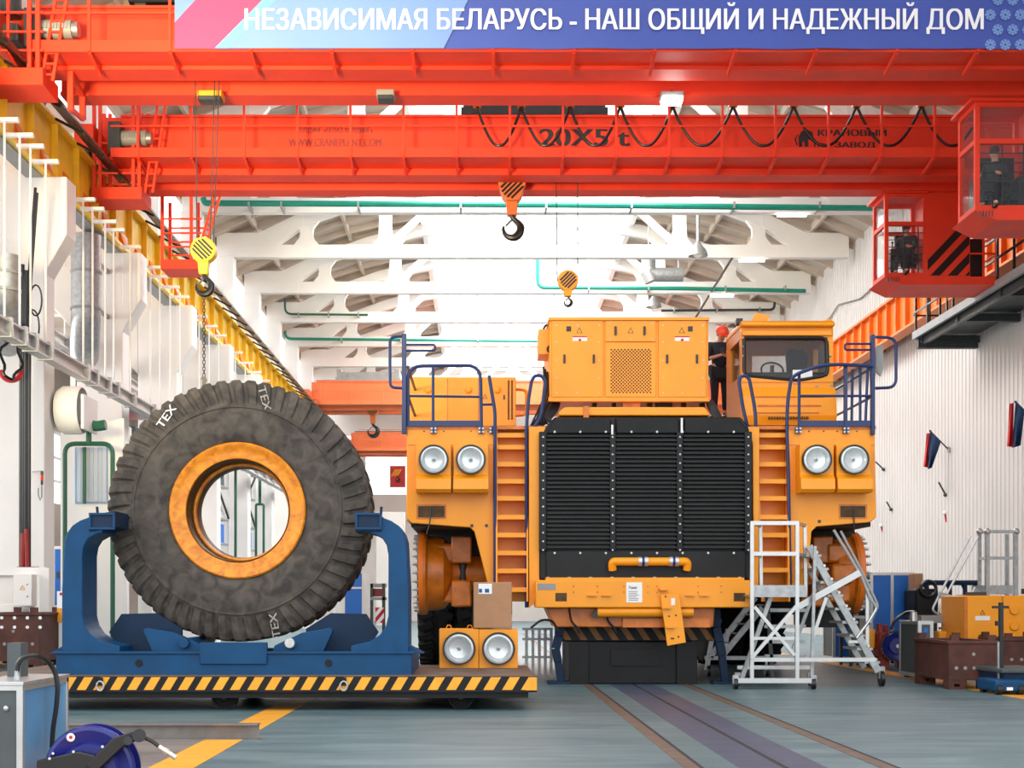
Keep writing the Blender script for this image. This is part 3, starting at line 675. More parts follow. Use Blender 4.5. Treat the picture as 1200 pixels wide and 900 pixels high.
# operator cabs hanging from the right ends
def crane_cab(label, t_x0, x1, xs, xp, zt, zb, Y, D, opx, lab2, dark=False):
    """t_x0..x1 cab width, xs..xp solid panel, front face at Y"""
    t = thing('crane_cab', label, 'crane cab', ((t_x0+x1)/2, Y+D/2, zb))
    f = MB(); e = .085
    for x in (t_x0, xs-e):
        for yy in (Y, Y+D-e): f.box(x, x+e, yy, yy+e, zb, zt)
    zm = zt-(zt-zb)*.36
    for z in (zb, zm-e/2, zt-e):
        f.box(t_x0, xs, Y, Y+e, z, z+e); f.box(t_x0, xs, Y+D-e, Y+D, z, z+e); f.box(t_x0, t_x0+e, Y, Y+D, z, z+e)
    f.build('cab_frame', ORG, t, smooth=False)
    MB().box(t_x0-.12, xs, Y-.1, Y+D+.1, zt, zt+.05).build('cab_roof', ORG, t)
    MB().prism([(t_x0, zb), (x1, zb), (x1, zb-.20), (t_x0+.42, zb-.20)], Y, Y+D+.4).build('cab_floor', ORG, t, smooth=False)
    gr = MB()
    for k in range(5): gr.box(t_x0+.08+k*.06, t_x0+.1+k*.06, Y-.01, Y, zb-.13, zb-.02)
    gr.build('air_grille', DSTL, t)
    MB().box(t_x0+e, xs-e, Y+.03, Y+.04, zb+e, zt-e).build('front_glass', GLS, t)
    MB().box(t_x0+.03, t_x0+.04, Y+e, Y+D-e, zb+e, zt-e).build('side_glass', GLS, t)
    bb = MB()
    for k in range(6): z = zb+.2+k*(zm-zb-.25)/6; bb.bar((t_x0+e, Y+.015, z), (xs-e, Y+.015, z), .014, .014)
    for k in (.45, .8): xx = t_x0+(xs-t_x0)*k; bb.bar((xx, Y+.015, zb), (xx, Y+.015, zm), .018, .018)
    bb.build('guard_bars', DSTL, t)
    MB().box(xs, xp, Y, Y+D, zb, zt+.08).build('solid_panel', ORG, t, bevel=.01)
    hz = MB(); pw = xp-xs; hh = (zt-zb)*.56
    for k in range(-1, 4):
        x0 = xs+pw*(.08+k*.40); 
        pts = [(x0, zb+.02), (x0+pw*.22, zb+.02), (x0+pw*.22+hh*.95, zb+.02+hh), (x0+hh*.95, zb+.02+hh)]
        cl = []
        for (ax, az), (bx, bz) in zip(pts, pts[1:]+pts[:1]): cl.append((ax, az))
        pts = clip(cl, xs+.02, xp-.02)
        if len(pts) > 2: hz.prism(pts, Y-.012, Y-.002)
    hz.build('hazard_stripes', BLKG, t, smooth=False)
    # seat and console
    sx = opx; MB().box(sx-.24, sx+.24, Y+.3, Y+.8, zb+.42, zb+.54).box(sx-.22, sx+.22, Y+.78, Y+.9, zb+.54, zb+1.2).cyl((sx, Y+.55, zb), (sx, Y+.55, zb+.42), .07, 10).build('operator_seat', BLKG, t, bevel=.03)
    MB().box(sx-.5, sx-.33, Y+.2, Y+.6, zb, zb+.72).box(sx+.33, sx+.5, Y+.2, Y+.6, zb, zb+.72).build('control_console', BLKG, t, bevel=.02)
    MB().cyl((sx-.42, Y+.35, zb+.72), (sx-.42, Y+.33, zb+.88), .015, 6).sphere((sx-.42, Y+.33, zb+.9), .03).build('joystick', BLKG, t)
    if x1 > xp+.1:
        MB().box(xp+.05, xp+(x1-xp)*.62, Y+.15, Y+.6, zb+.05, zb+.95).build('equipment_box', BLKG, t, bevel=.03)
        for z in (zb+.55, zb+1.05): MB().bar((xp, Y, z), (x1, Y, z), .035, .035).bar((x1, Y, z), (x1, Y+D+.3, z), .035, .035).build('handrail', ORG, t)
        for x in (x1-.02, xp+(x1-xp)*.5): MB().bar((x, Y, zb), (x, Y, zb+1.05), .045, .045).build('rail_post', ORG, t)
    for x in (t_x0+.2, xp-.2): MB().bar((x, Y+D*.5, zt), (x, Y+D*.5, ZB+.1), .12, .12).build('cab_hanger', ORG, t)
    if dark: MB().box(t_x0+.3, xs+.3, Y+D-.06, Y+D-.02, zb, zm).build('dark_backing', BLKG, t)  # dark sheet added to make the cab interior look dim
    person('person', lab2, (sx, Y+.5, zb-.0), SIT, math.radians(-35), DCLO)
    return t
def clip(poly, a, b):
    for s, lim in ((1, a), (-1, b)):
        out = []
        for i in range(len(poly)):
            p, r = poly[i], poly[(i+1) % len(poly)]; ip, ir = (p[0]-lim)*s >= 0, (r[0]-lim)*s >= 0
            if ip: out.append(p)
            if ip != ir: t = (lim-p[0])/(r[0]-p[0]); out.append((lim, p[1]+t*(r[1]-p[1])))
        poly = out
        if not poly: return []
    return poly
Yc = 32.9
crane_cab('orange crane operator cab with black and red stripes under the second crane', X(1037,Yc), X(1168,Yc), X(1086,Yc), X(1137,Yc), Z(227,Yc), Z(324,Yc), Yc, 1.0, X(1071,Yc), 'person in dark clothes seated in the striped crane cab under the second crane')
Yc = 26.8
crane_cab('orange crane operator cab with barred windows cut by the right picture edge', X(1143,Yc), X(1290,Yc), X(1214,Yc), X(1265,Yc), Z(120,Yc), Z(246,Yc), Yc, .95, X(1178,Yc), 'person in dark clothes seated in the front crane cab by the right picture edge', True)

# ------------------------------------------------------------------ banner on the front crane
Yn = 24.52; bt = thing('banner', 'blue slogan banner with white letters tied along the front crane railing', 'banner', (X(700,Yn), Yn, Z(57,Yn)))
bx0, bx1, bz0, bz1 = X(205,Yn), X(1262,Yn), Z(57,Yn), Z(-22,Yn)
mb = MB(); n = 90; vs = []
for i in range(n+1):
    x = bx0+(bx1-bx0)*i/n; vs += [(x, Yn+.012*math.sin(i*.55), bz0+.006*math.sin(i*.8)), (x, Yn+.008*math.sin(i*.7), bz1)]
vs2 = [(a, b+.006, c) for a, b, c in vs]; m_ = len(vs)
mb.add(vs+vs2, [(2*i, 2*i+2, 2*i+3, 2*i+1) for i in range(n)]+[(m_+2*i, m_+2*i+1, m_+2*i+3, m_+2*i+2) for i in range(n)])
mb.build('cloth', BANB, bt)
def bpoly(pts, m, name, d): MB().prism([(X(a,Yn), Z(b,Yn)) for a, b in pts], Yn-.02-d, Yn-.019-d+.001).build(name, m, bt, smooth=False)
bpoly([(205, 57), (205, -22), (560, -22), (520, 57)], BANL, 'overexposed_end', 0)  # paler blue laid over the left end to imitate overexposure
bpoly([(205, 27), (205, 57), (252, 57), (330, -22), (250, -22)], PINK, 'pink_band', .004)
bpoly([(252, 57), (268, 57), (345, -22), (330, -22)], CYAN, 'cyan_band', .004)
text_mb(MB(), 'НЕЗАВИСИМАЯ БЕЛАРУСЬ - НАШ ОБЩИЙ И НАДЕЖНЫЙ ДОМ', X(287,Yn), X(1152,Yn), Z(35.5,Yn), 24.5*Yn/F, Yn-.032, bold=.03).build('slogan_lettering', LET, bt, smooth=False)
orn = MB()
for i in range(5):
    for j in range(4):
        cx, cy = 1160+i*17.5+(8.7 if j % 2 else 0), 57-j*17.5-4
        if cx > 1256: continue
        r = 6.6
        for k in range(8):
            a = k*PI/4; x0, z0 = X(cx,Yn), Z(cy,Yn); s = Yn/F
            orn.prism([(x0+s*(1.2*math.cos(a-.5)), z0+s*1.2*math.sin(a-.5)), (x0+s*r*math.cos(a-.3), z0+s*r*math.sin(a-.3)), (x0+s*r*math.cos(a+.3), z0+s*r*math.sin(a+.3)), (x0+s*1.2*math.cos(a+.5), z0+s*1.2*math.sin(a+.5))], Yn-.026, Yn-.024)
orn.build('ornament', BANL, bt, smooth=False)
# ------------------------------------------------------------------ giant tyre
TY, TYB = 18.35, 19.55                                    # front / back plane of the tyre
tc = P(277.5, 598, TY); R0 = 154.5*TY/F; mid = (TY+TYB)/2
tyre = thing('giant_tyre', 'giant dump-truck tyre with a yellow rim standing in the blue cradle', 'tyre', (tc.x, mid, tc.z-R0))
NL, SUB = 54, 8
hw = (TYB-TY)/2
# profile from the front bead to the back bead: (radius fraction, axial offset from the middle, groove depth, skew)
PR = [(.505,-.75,0,0),(.523,-.90,0,0),(.55,-.955,0,0),(.60,-.985,0,0),(.66,-1.0,0,0),(.74,-.995,0,0),(.79,-.975,0,0),(.808,-.965,.0,0),(.815,-.968,.25,0),(.86,-.965,1,.1),(.915,-.945,1,.25),(.955,-.915,1,.4),(.985,-.87,1,.55),(1.0,-.80,1,.7),(1.0,-.55,1,1.2),(1.0,-.28,1,1.7),(1.0,-.10,.4,1.9),(1.0,.10,.4,1.9)]
PR += [(r, -a, g, sk) for r, a, g, sk in PR[:-2][::-1]]
vs = []; fs = []; NA = NL*SUB; m = len(PR)
pat = [0, 0, 0, 0, 0, 1, 1, 1]
for i in range(NA):
    for k, (r, a, g, sk) in enumerate(PR):
        th = 2*PI*(i+sk*SUB*.55)/NA
        d = pat[i % SUB]*g*.085
        rr = r*R0; aa = a*hw
        if r >= .98 and abs(a) < .85: rr -= d*.45
        else:
            e = max(0, (r-.80)/.2); rr -= d*e*.9; aa += (1 if a < 0 else -1)*d*(1-.55*e)*.55
        vs.append((tc.x+rr*math.cos(th), mid+aa, tc.z+rr*math.sin(th)))
for i in range(NA):
    j = (i+1) % NA
    for k in range(m-1): fs.append((i*m+k, i*m+k+1, j*m+k+1, j*m+k))
mb = MB(); mb.add(vs, fs); mb.build('rubber_casing', RUB, tyre, ang=28)
mb = MB()                                                 # raised moulding ring on the sidewall
mb.lathe([(R0*.775, TY-mid+.02), (R0*.783, TY-mid-.003), (R0*.795, TY-mid-.003), (R0*.80, TY-mid+.03)], (tc.x, mid, tc.z), 'y', 96); mb.build('sidewall_ring', RUB, tyre)
rp = [(R0*.512, -.80*hw), (R0*.520, -.93*hw), (R0*.508, -.965*hw), (R0*.492, -.955*hw), (R0*.475, -.92*hw), (R0*.44, -.885*hw), (R0*.415, -.89*hw), (R0*.398, -.875*hw), (R0*.392, -.80*hw)]
rm = MB().lathe(rp, (tc.x, mid, tc.z), 'y', 96).build('rim_flange', RIM, tyre)
MB().lathe([(R0*.3915, -.84*hw), (R0*.389, -.86*hw), (R0*.386, -.80*hw), (R0*.384, -.30*hw)], (tc.x, mid, tc.z), 'y', 96).build('lock_ring', RUSTSHADE, rm)
MB().lathe([(R0*.386, -.30*hw), (R0*.372, -.34*hw), (R0*.360, -.33*hw), (R0*.354, -.24*hw)], (tc.x, mid, tc.z), 'y', 96).build('inner_ring', RIM, tyre)
MB().lathe([(R0*.354, -.24*hw), (R0*.350, -.10*hw), (R0*.350, .2*hw), (R0*.40, .55*hw), (R0*.47, .86*hw), (R0*.51, .93*hw), (R0*.515, .80*hw)], (tc.x, mid, tc.z), 'y', 96).build('rim_barrel', RUSTSHADE, tyre)  # dark colour stands in for the shade inside the rim hole
MB().lathe([(R0*.505, -.6*hw), (R0*.41, -.6*hw), (R0*.41, .6*hw), (R0*.505, .6*hw)], (tc.x, mid, tc.z), 'y', 64).build('rim_well', RUSTSHADE, tyre)
for px, py, rot, txt in ((195, 488, 55, 'TEX'), (322, 733, 100, 'TEX'), (310, 467, -75, 'TEX')):       # chalked marks on the lugs
    cu = MB(); text_mb(cu, txt, -.17, .17, -.05, .11, 0, bold=.01); c = P(px, py, TY); a = math.radians(rot)
    cu.v = [(c.x+v[0]*math.cos(a)-v[2]*math.sin(a), TY+.004+v[1], c.z+v[0]*math.sin(a)+v[2]*math.cos(a)) for v in cu.v]
    cu.build('chalk_lettering', LET if px < 200 else CHALK, tyre, smooth=False)

# ------------------------------------------------------------------ rail cart with hazard edging
CF, CB = 17.4, 20.3; dz = Z(792, CF)
cart = thing('transfer_cart', 'long low transfer cart with black and yellow striped edge carrying the tyre', 'cart', (X(300,CF), (CF+CB)/2, 0))
xl, xr = X(-30, CF), X(631, CF)
MB().box(xl, xr-.05, CF+.02, CB, dz-.05, dz).build('deck', STOOL, cart, bevel=.006)
MB().box(xl, xr-.02, CF, CF+.04, Z(811,CF), dz-.01).build('edge_plate', BLK, cart)
mb = MB().box(xl, X(619,CF), CF+.06, CF+.2, Z(818,CF), dz-.05).box(xl, X(619,CF), CB-.2, CB-.06, Z(818,CF), dz-.05)
for x in (-6, -4.5, -3, -1.5, 0, X(610,CF)): mb.box(x-.06, x+.06, CF+.2, CB-.2, Z(815,CF), dz-.05)
mb.build('frame', BLK, cart)
hz = MB()
for k in range(40):
    a = 30+k*(18.9+k*.055)-36
    if a > 622: break
    w_ = 10.5+k*.05
    pts = clip([(X(a,CF), Z(808.5,CF)), (X(a+w_,CF), Z(808.5,CF)), (X(a+w_+9,CF), Z(793.5,CF)), (X(a+9,CF), Z(793.5,CF))], xl, xr-.02)
    if len(pts) > 2: hz.prism(pts, CF-.006, CF+.002)
hz.build('hazard_stripes', HAZY, cart, smooth=False)
MB().prism([(xr-.02, dz-.02), (xr-.02, Z(809,CF)), (xr-.16, Z(809,CF))], CF-.008, CF+.02).build('end_gusset', HAZY, cart, smooth=False)
for x in (264, 540):
    for yy in (CF+.35, CB-.4):
        Yw_ = yy; wr = .17; cxw = X(x, CF+.35)
        o = MB().lathe([(.001,-.06),(.06,-.06),(.07,-.035),(.13,-.035),(.14,-.06),(wr,-.055),(wr,.055),(.14,.06),(.001,.06)], (cxw, Yw_, wr), 'y', 28).build('wheel', RUBD, cart)
        MB().cyl((cxw, Yw_-.1, wr), (cxw, Yw_+.1, wr), .035, 12).build('axle', DSTL, o)
        MB().box(cxw-.14, cxw+.14, Yw_+.07, Yw_+.12, wr-.03, Z(814,CF)).build('wheel_bracket', BLK, cart)
for x in (118, 403):
    MB().tube([P(x, 802, CF-.01)+Vector((.045*math.cos(a), -.025, .06*math.sin(a)-.02)) for a in [2*PI*i/14 for i in range(14)]], .012, 6, True).build('shackle', STL, cart)
    MB().box(X(x,CF)-.03, X(x,CF)+.03, CF-.03, CF, Z(803,CF), Z(794,CF)).build('lifting_lug', BLK, cart)

# ------------------------------------------------------------------ blue tyre cradle
KF = 17.62
crd = thing('tyre_cradle', 'blue steel cradle with hooked arms clasping the tyre', 'cradle', (X(277,KF), KF+1, dz))
zb0, zb1 = dz, Z(766, KF)
xa, xb = X(66, KF), X(482, KF)
mb = MB().box(xa, xb, KF, KF+.12, zb0, zb1).box(xa, xb, KF+1.9, KF+2.05, zb0, zb1)
mb.box(xa, xa+.12, KF+.12, KF+1.9, zb0, zb1).box(xb-.12, xb, KF+.12, KF+1.9, zb0, zb1)
mb.box(xa-.04, xb+.04, KF-.03, KF+.16, zb1, zb1+.025); mb.build('base_beam', BLU, crd, bevel=.006)
MB().box(X(235,KF), X(313,KF), KF-.035, KF+.05, Z(778,KF), Z(753,KF)).build('centre_plate', BLU, crd, bevel=.008)
for x in (163, 385):
    MB().cyl((X(x,KF), KF-.012, Z(777,KF)), (X(x,KF), KF+.02, Z(777,KF)), .048, 20).build('lifting_hole', BLK, crd)
def arm(mirror, y0, y1, nm):
    cxp = 275.5
    mx = (lambda a: 2*cxp-a) if mirror else (lambda a: a)
    o = [(72,768),(72,690),(75,634),(78,624),(84,616),(93,610),(104,606),(120,604),(120,624),(112,626),(103,631),(98,639),(96,650),(96,722),(99,734),(106,744),(118,752),(140,757),(140,768)]
    s = y0/KF
    m = MB(); m.prism([(X(mx(a),KF), Z(b,KF)) for a, b in o], y0, y1); return m.build(nm, BLU, crd, bevel=.012, ang=30)
for mi in (False, True):
    arm(mi, KF+.02, KF+.70, 'arm')
    cxp = 275.5; mx = (lambda a: 2*cxp-a) if mi else (lambda a: a)
    m = MB(); e = .02; x0, x1 = X(mx(104),KF), X(mx(135),KF)
    if x0 > x1: x0, x1 = x1, x0
    zt0, zt1 = Z(623,KF), Z(604,KF)
    slope = -.05 if not mi else .05
    m.hexa([(x0,KF-.0,zt0-(slope if not mi else 0)*0),(x1,KF,zt0+(.06 if not mi else .0)),(x1,KF,zt1+(.06 if not mi else 0)),(x0,KF,zt1+(0 if not mi else .06))],
           [(x0,KF+.68,zt0),(x1,KF+.68,zt0+(.06 if not mi else .0)),(x1,KF+.68,zt1+(.06 if not mi else 0)),(x0,KF+.68,zt1+(0 if not mi else .06))])
    hd_ = m.build('clamp_head', BLUD, crd, bevel=.01)
    m = MB().frame(x0+.01, x1-.0, zt0+(.03), zt1+.03, KF-.03, KF, .022); m.build('clamp_rim', BLU, hd_)
    m = MB(); pa = [(mx(a), b) for a, b in ((127,768),(112,742),(127,720),(170,719),(200,738),(200,768))]
    m.prism([(X(a,KF), Z(b,KF)) for a, b in pa], KF+.64, KF+.72).build('side_panel', BLUD, crd)
    m = MB(); pa = [(mx(a), b) for a, b in ((163,740),(166,736),(200,742),(232,757),(236,767),(175,767))]
    m.prism([(X(a,KF), Z(b,KF)) for a, b in pa], KF+.2, KF+.36).build('wheel_chock', BLU, crd, bevel=.01)
    x = X(mx(213), KF)
    MB().cyl((x, KF+.1, Z(754,KF)), (x, KF+1.9, Z(754,KF)), .066, 20).build('support_pin', BLU if not mi else BOLT, crd, bevel=.006)
    m = MB().prism([(X(mx(55),KF), zb1), (X(mx(80),KF), zb1), (X(mx(72),KF), zb1+.1)], KF+.1, KF+.5); m.build('corner_gusset', BLU, crd)
    MB().cyl((X(mx(107),KF), KF+.3, Z(604,KF)), (X(mx(106),KF), KF+.3, Z(592,KF)), .018, 8).build('release_pin', BLUD, crd)

# ------------------------------------------------------------------ headlamps
def headlamp(parent, px, py, rp, Y):
    s = Y/F; c = (X(px,Y), Y, Z(py,Y)); r = rp*s
    o = MB().lathe([(r*.90, .02), (r*.90, -.035), (r*.93, -.05), (r*1.0, -.05), (r*1.02, -.03), (r*1.02, .02)], c, 'y', 40).build('bezel', BLKG, parent)
    MB().lathe([(r*.905, -.025), (r*.78, -.032), (r*.72, -.02), (r*.60, .03), (r*.3, .055), (r*.14, .06), (r*.10, .045), (.001, .04)], c, 'y', 40).build('reflector', LENS, parent)
    MB().lathe([(r*.10, .03), (r*.09, .0), (.001, -.005)], c, 'y', 14).build('bulb_cap', GRYP, parent)
LY = 19.4
for a, b, lab in ((515, 561, 'left yellow boxed headlamp standing on the cart end under the cardboard box edge'), (561.5, 607, 'right yellow boxed headlamp standing on the cart end directly beneath the cardboard box')):
    t = thing('boxed_headlamp', lab, 'headlamp', (X((a+b)/2,LY), LY+.2, dz), 'boxed headlamps on the cart')
    x0, x1 = X(a,LY), X(b,LY)
    MB().box(x0, x1-.004, LY, LY+.45, dz, dz+(x1-x0)*1.0).build('lamp_box', YEL, t, bevel=.008)
    headlamp(t, (a+b)/2, CY+(H-dz-(x1-x0)*.5)*F/LY, 19, LY-.065)
    for k in (-.15, .15): MB().tube([((x0+x1)/2+k-.04, LY+.2, dz+(x1-x0)), ((x0+x1)/2+k-.02, LY+.2, dz+(x1-x0)+.05), ((x0+x1)/2+k+.02, LY+.2, dz+(x1-x0)+.05), ((x0+x1)/2+k+.04, LY+.2, dz+(x1-x0))], .008, 6).build('lifting_loop', YEL, t)
zt = dz+(X(561,LY)-X(515,LY)); x0, x1 = X(555,LY), X(599.5,LY)
t = thing('cardboard_box', 'brown cardboard box with a white label stacked on the boxed headlamps', 'box', ((x0+x1)/2, LY+.22, zt+.012))
MB().box(x0, x1, LY-.02, LY+.42, zt+.012, Z(682.5,LY)).build('carton', CARD, t, bevel=.012)
MB().box(x0+.07, x0+.26, LY-.024, LY-.021, Z(696,LY), Z(684,LY)).build('label_sheet', PAPER, t)
MB().box(x0+.075, x0+.12, LY-.027, LY-.0245, Z(694.5,LY), Z(690,LY)).box(x0+.16, x0+.22, LY-.027, LY-.0245, Z(694.5,LY), Z(690,LY)).build('label_print', INKB, t)
MB().box(x0+.005, x0+.02, LY-.0225, LY-.0205, zt+.02, Z(684,LY)).build('tape_seam', mat('carton_tape', (150, 110, 78), .5), t)

# ------------------------------------------------------------------ foreground left: control cabinet, hose reel, steel beam
FY_ = 9.0
cx0, cx1, cx2 = X(-40,FY_), X(17,FY_), X(47,FY_)
t = thing('control_cabinet', 'grey and blue panelled aluminium cabinet in the bottom left corner', 'cabinet', (cx0, FY_+.3, 0))
ztp = Z(803, FY_)
fr = MB(); e = .035
xB = X(26, FY_); YB = FY_+1.0; xR = X(26,FY_)
for x, y in ((cx0, FY_), (xR-e, FY_), (cx0, YB-e), (xR-e, YB-e)): fr.box(x, x+e, y, y+e, .05, ztp)
for z in (.05, ztp-e):
    fr.box(cx0, xR, FY_, FY_+e, z, z+e).box(cx0, xR, YB-e, YB, z, z+e).box(cx0, cx0+e, FY_, YB, z, z+e).box(xR-e, xR, FY_, YB, z, z+e)
fr.build('frame', ALU, t, bevel=.003)
MB().box(cx0+e, xR-e, FY_+.012, FY_+.02, .085, ztp-e).build('front_panel', DGRY, t)
MB().box(xR-.02, xR-.012, FY_+e, YB-e, .085, ztp-e).build('side_panel', mat('steel_blue_panel', (92, 150, 200), .35, .2, .08, 4), t)
MB().box(cx0, xR+.01, FY_-.01, YB, ztp, ztp+.02).build('top_plate', ALU, t, bevel=.003)
MB().sphere((X(7,FY_), FY_, Z(830,FY_)), .02, 12, 8).build('lock', BOLT, t)
MB().box(X(9,FY_+.6), X(24,FY_+.6), FY_+.6, FY_+.75, ztp, Z(754,FY_+.6)).build('dark_post', DGRY, t)
MB().cyl(P(20,803,FY_+.3), P(20,786,FY_+.3), .017, 10).cyl(P(20,796,FY_+.3), P(20,792,FY_+.3), .022, 6).build('hose_fitting', STL, t)
MB().bar(P(37,872,FY_+.9), P(37,905,FY_+.9), .02, .02).bar(P(28,875,FY_+.9), P(58,876,FY_+.9), .012, .012).build('door_handle', DSTL, t)
hp = [P(20,788,FY_+.3), P(21,777,FY_+.3), P(28,770,FY_+.3), P(42,768,FY_+.35), P(56,774,FY_+.45), P(65,788,FY_+.5), P(68,805,FY_+.5), P(66,830,FY_+.5), P(62,855,FY_+.5), P(61,876,FY_+.5)]
tag(MB().tube(rnd(hp, .06), .017, 8).build('air_hose', BLKG), 'black hose arching from the bottom left cabinet down to the blue reel', 'hose')
RY = 9.2; rc = P(109, 902, RY)
t = thing('hose_reel', 'large dark blue hose reel in the bottom left foreground', 'hose reel', (rc.x, RY, rc.z-.32))
r = 53*RY/F
MB().lathe([(.05,-.10),(r*.60,-.10),(r*.66,-.075),(r*.78,-.085),(r*.9,-.10),(r*.97,-.095),(r,-.08),(r,-.06),(r*.6,-.055),(r*.55,.06),(r*.6,.065),(r,.06),(r,.08),(r*.9,.1),(.05,.1)], rc, 'y', 56).build('spool', REELB, t)
MB().lathe([(r*.58,-.05),(r*.9,-.05),(r*.9,.05),(r*.58,.05)], rc, 'y', 40).build('wound_hose', BLKG, t)
MB().prism([(X(52,RY), Z(888,RY)), (X(60,RY), Z(886,RY)), (X(100,RY), Z(878,RY)), (X(118,RY), Z(882,RY)), (X(130,RY), Z(905,RY)), (X(128,RY), Z(960,RY)), (X(50,RY), Z(960,RY))], RY-.16, RY-.11).build('reel_bracket', BLKG, t, bevel=.008)
MB().prism([(X(120,RY), Z(902,RY)), (X(108,RY), Z(894,RY)), (X(140,RY), Z(862,RY)), (X(163,RY), Z(854,RY)), (X(166,RY), Z(866,RY)), (X(152,RY), Z(872,RY))], RY-.17, RY-.12).build('outlet_arm', BLKG, t, bevel=.008)
MB().cyl(P(163,862,RY-.2)+Vector((0,-.0,0)), P(163,862,RY+.0), .045, 16).cyl(P(150,868,RY-.22), P(150,868,RY-.05), .03, 12).build('guide_roller', BLKG, t)
MB().tube(rnd([P(160,861,RY-.15), P(178,868,RY-.15), P(190,878,RY-.15)], .1), .014, 8).build('hose_end', BLKG, t)
MB().cyl(P(186,875,RY-.15), P(206,888,RY-.15), .017, 10).cyl(P(192,879,RY-.15), P(197,882,RY-.15), .022, 8).build('coupling', BOLT, t)
MB().lathe([(.001,-.004),(.028,-.004),(.028,0)], P(83,864,RY-.105), 'y', 20).build('warning_sticker', PAPER, t)
MB().lathe([(.001,-.003),(.012,-.003),(.012,0)], P(83,864,RY-.109), 'y', 12).build('warning_mark', FLR, t)
for a, b in ((120, 875), (86, 881), (106, 894), (58, 889), (62, 883)): MB().cyl(P(a,b,RY-.17), P(a,b,RY-.1), .009, 8).build('bolt', BOLT, t)
MB().box(rc.x-.34, rc.x+.34, RY-.16, RY+.2, 0, .03).box(rc.x-.3, rc.x-.24, RY-.14, RY-.1, .03, rc.z).box(rc.x+.05, rc.x+.11, RY-.14, RY-.1, .03, rc.z).build('stand', BLKG, t)
SB = 13.8
tag(MB().prism([(SB, 0.0), (SB+.16, 0.0), (SB+.16, .012), (SB+.088, .012), (SB+.088, .148), (SB+.16, .148), (SB+.16, .16), (SB, .16), (SB, .148), (SB+.072, .148), (SB+.072, .012), (SB, .012)], X(-30,SB), X(302,SB), 'yz').build('steel_beam', mat('beam_grey_brown', (128, 122, 118), .5, .3, .15, 6), smooth=False), 'grey steel I-beam lying on the floor behind the blue reel', 'steel beam')
# ------------------------------------------------------------------ mining truck (front view, wheels off)
BF = 22.5
trk = thing('mining_truck', 'huge yellow mining dump truck without front wheels facing the viewer', 'truck', (X(757,BF), 25, 0))
def tp(name, mb, m=YEL, parent=None, **k): return mb.build(name, m, parent or trk, **k)
# bumper
bmp = tp('bumper', MB().pbox(628, 880, 680, 712, BF, BF+.7), bevel=.02)
tp('bumper_top_lip', MB().pbox(640, 872, 677, 681, BF+.1, BF+.7), YEL, bmp)
for a, b in ((651, 664), (860, 873)):
    tp('lamp_recess', MB().pbox(a, b, 695, 704.5, BF-.004, BF+.02), RUSTSHADE, bmp)
tp('number_plate', MB().pbox(630, 651, 684, 691, BF-.01, BF), GRYP, bmp)
ps = tp('notice_sheet', MB().pbox(734, 752.5, 682.5, 706, BF-.008, BF-.002), PAPER, bmp)
tx = MB(); text_mb(tx, 'Рама', X(737,BF), X(746,BF), Z(690,BF), .045, BF-.010, bold=.02)
for k in range(6): tx.box(X(736.5,BF), X(736.5+9+(k*5) % 5+random.random()*5,BF), BF-.011, BF-.009, Z(693.5+k*2,BF), Z(693+k*2,BF))
tx.build('notice_print', INK, ps, smooth=False)
st = MB()
for a in (688, 705, 803, 820): st.pbox(a, a+11, 697, 698.3, BF-.05, BF)
tp('step_strip', st, YEL, bmp)
bo = MB()
for a in (731, 759, 770, 845, 700, 672, 818):
    for b in (687, 694): bo.cyl((X(a,BF), BF-.015, Z(b,BF)), (X(a,BF), BF, Z(b,BF)), .014, 8)
tp('bumper_bolt', bo, YEL2, bmp)
bo = MB()
for i in range(10): bo.cyl(P(642+i*25,676,BF+.15), P(642+i*25,679.5,BF+.15), .03, 8)
tp('bumper_stud', bo, BOLT, bmp)
ag = math.radians(-6)
o_ = P(788, 727, BF-.07); c_, s_ = math.cos(ag), math.sin(ag)
def rotp(a, b): return (o_.x+a*c_+b*s_, o_.z-a*s_+b*c_) if False else (o_.x+a*c_-b*s_*-1, o_.z+a*s_*-1*-1+b*c_)
tb = tp('tow_bracket', MB().pprism([(774, 697), (796, 695), (804, 753), (782, 757)], BF-.10, BF-.06), YEL, None, bevel=.008)
bo = MB()
for a, b in ((783, 722), (791, 721), (786, 748), (794, 746), (788, 748), (779, 699)): bo.cyl((X(a,BF), BF-.108, Z(b,BF)), (X(a,BF), BF-.1, Z(b,BF)), .016, 10)
tp('bolt_hole', bo, RUSTSHADE, tb)
tp('bracket_lug', MB().pbox(773, 783, 689, 691.5, BF-.12, BF).pbox(776, 786, 711, 713, BF-.16, BF-.1).pbox(781, 791, 734, 736, BF-.16, BF-.1), YEL, tb)
tp('tag_sticker', MB().pbox(786.5, 791, 701, 709, BF-.104, BF-.1), PAPER, tb)
# structure below the bumper
tp('front_crossmember', MB().pprism([(640, 712), (838, 712), (836, 735), (650, 735)], BF+.3, BF+1.4), YEL2, bevel=.02)
tp('crossmember_tube', MB().cyl(P(700,717,BF+.12), P(812,717,BF+.12), .09, 14), YEL)
tp('lower_plate', MB().pbox(730, 832, 725, 735, BF+.2, BF+.3), YEL2)
for a, b in ((675, 731), (718, 730)): tp('dangling_hose', MB().tube(rnd([P(a-8,712,BF+.2), P(a-6,728,BF+.2), P(a+2,736,BF+.2), P(a+4,742,BF+.2)], .15), .02, 6), BLKG)
tp('dangling_hose', MB().tube(rnd([P(622,736,BF+.25), P(634,726,BF+.25), P(648,727,BF+.25), P(654,740,BF+.25)], .2), .022, 6), BLKG)
tp('cable_plug', MB().bar(P(694,722,BF+.1), P(702,715,BF+.1), .1, .07), BLKG)
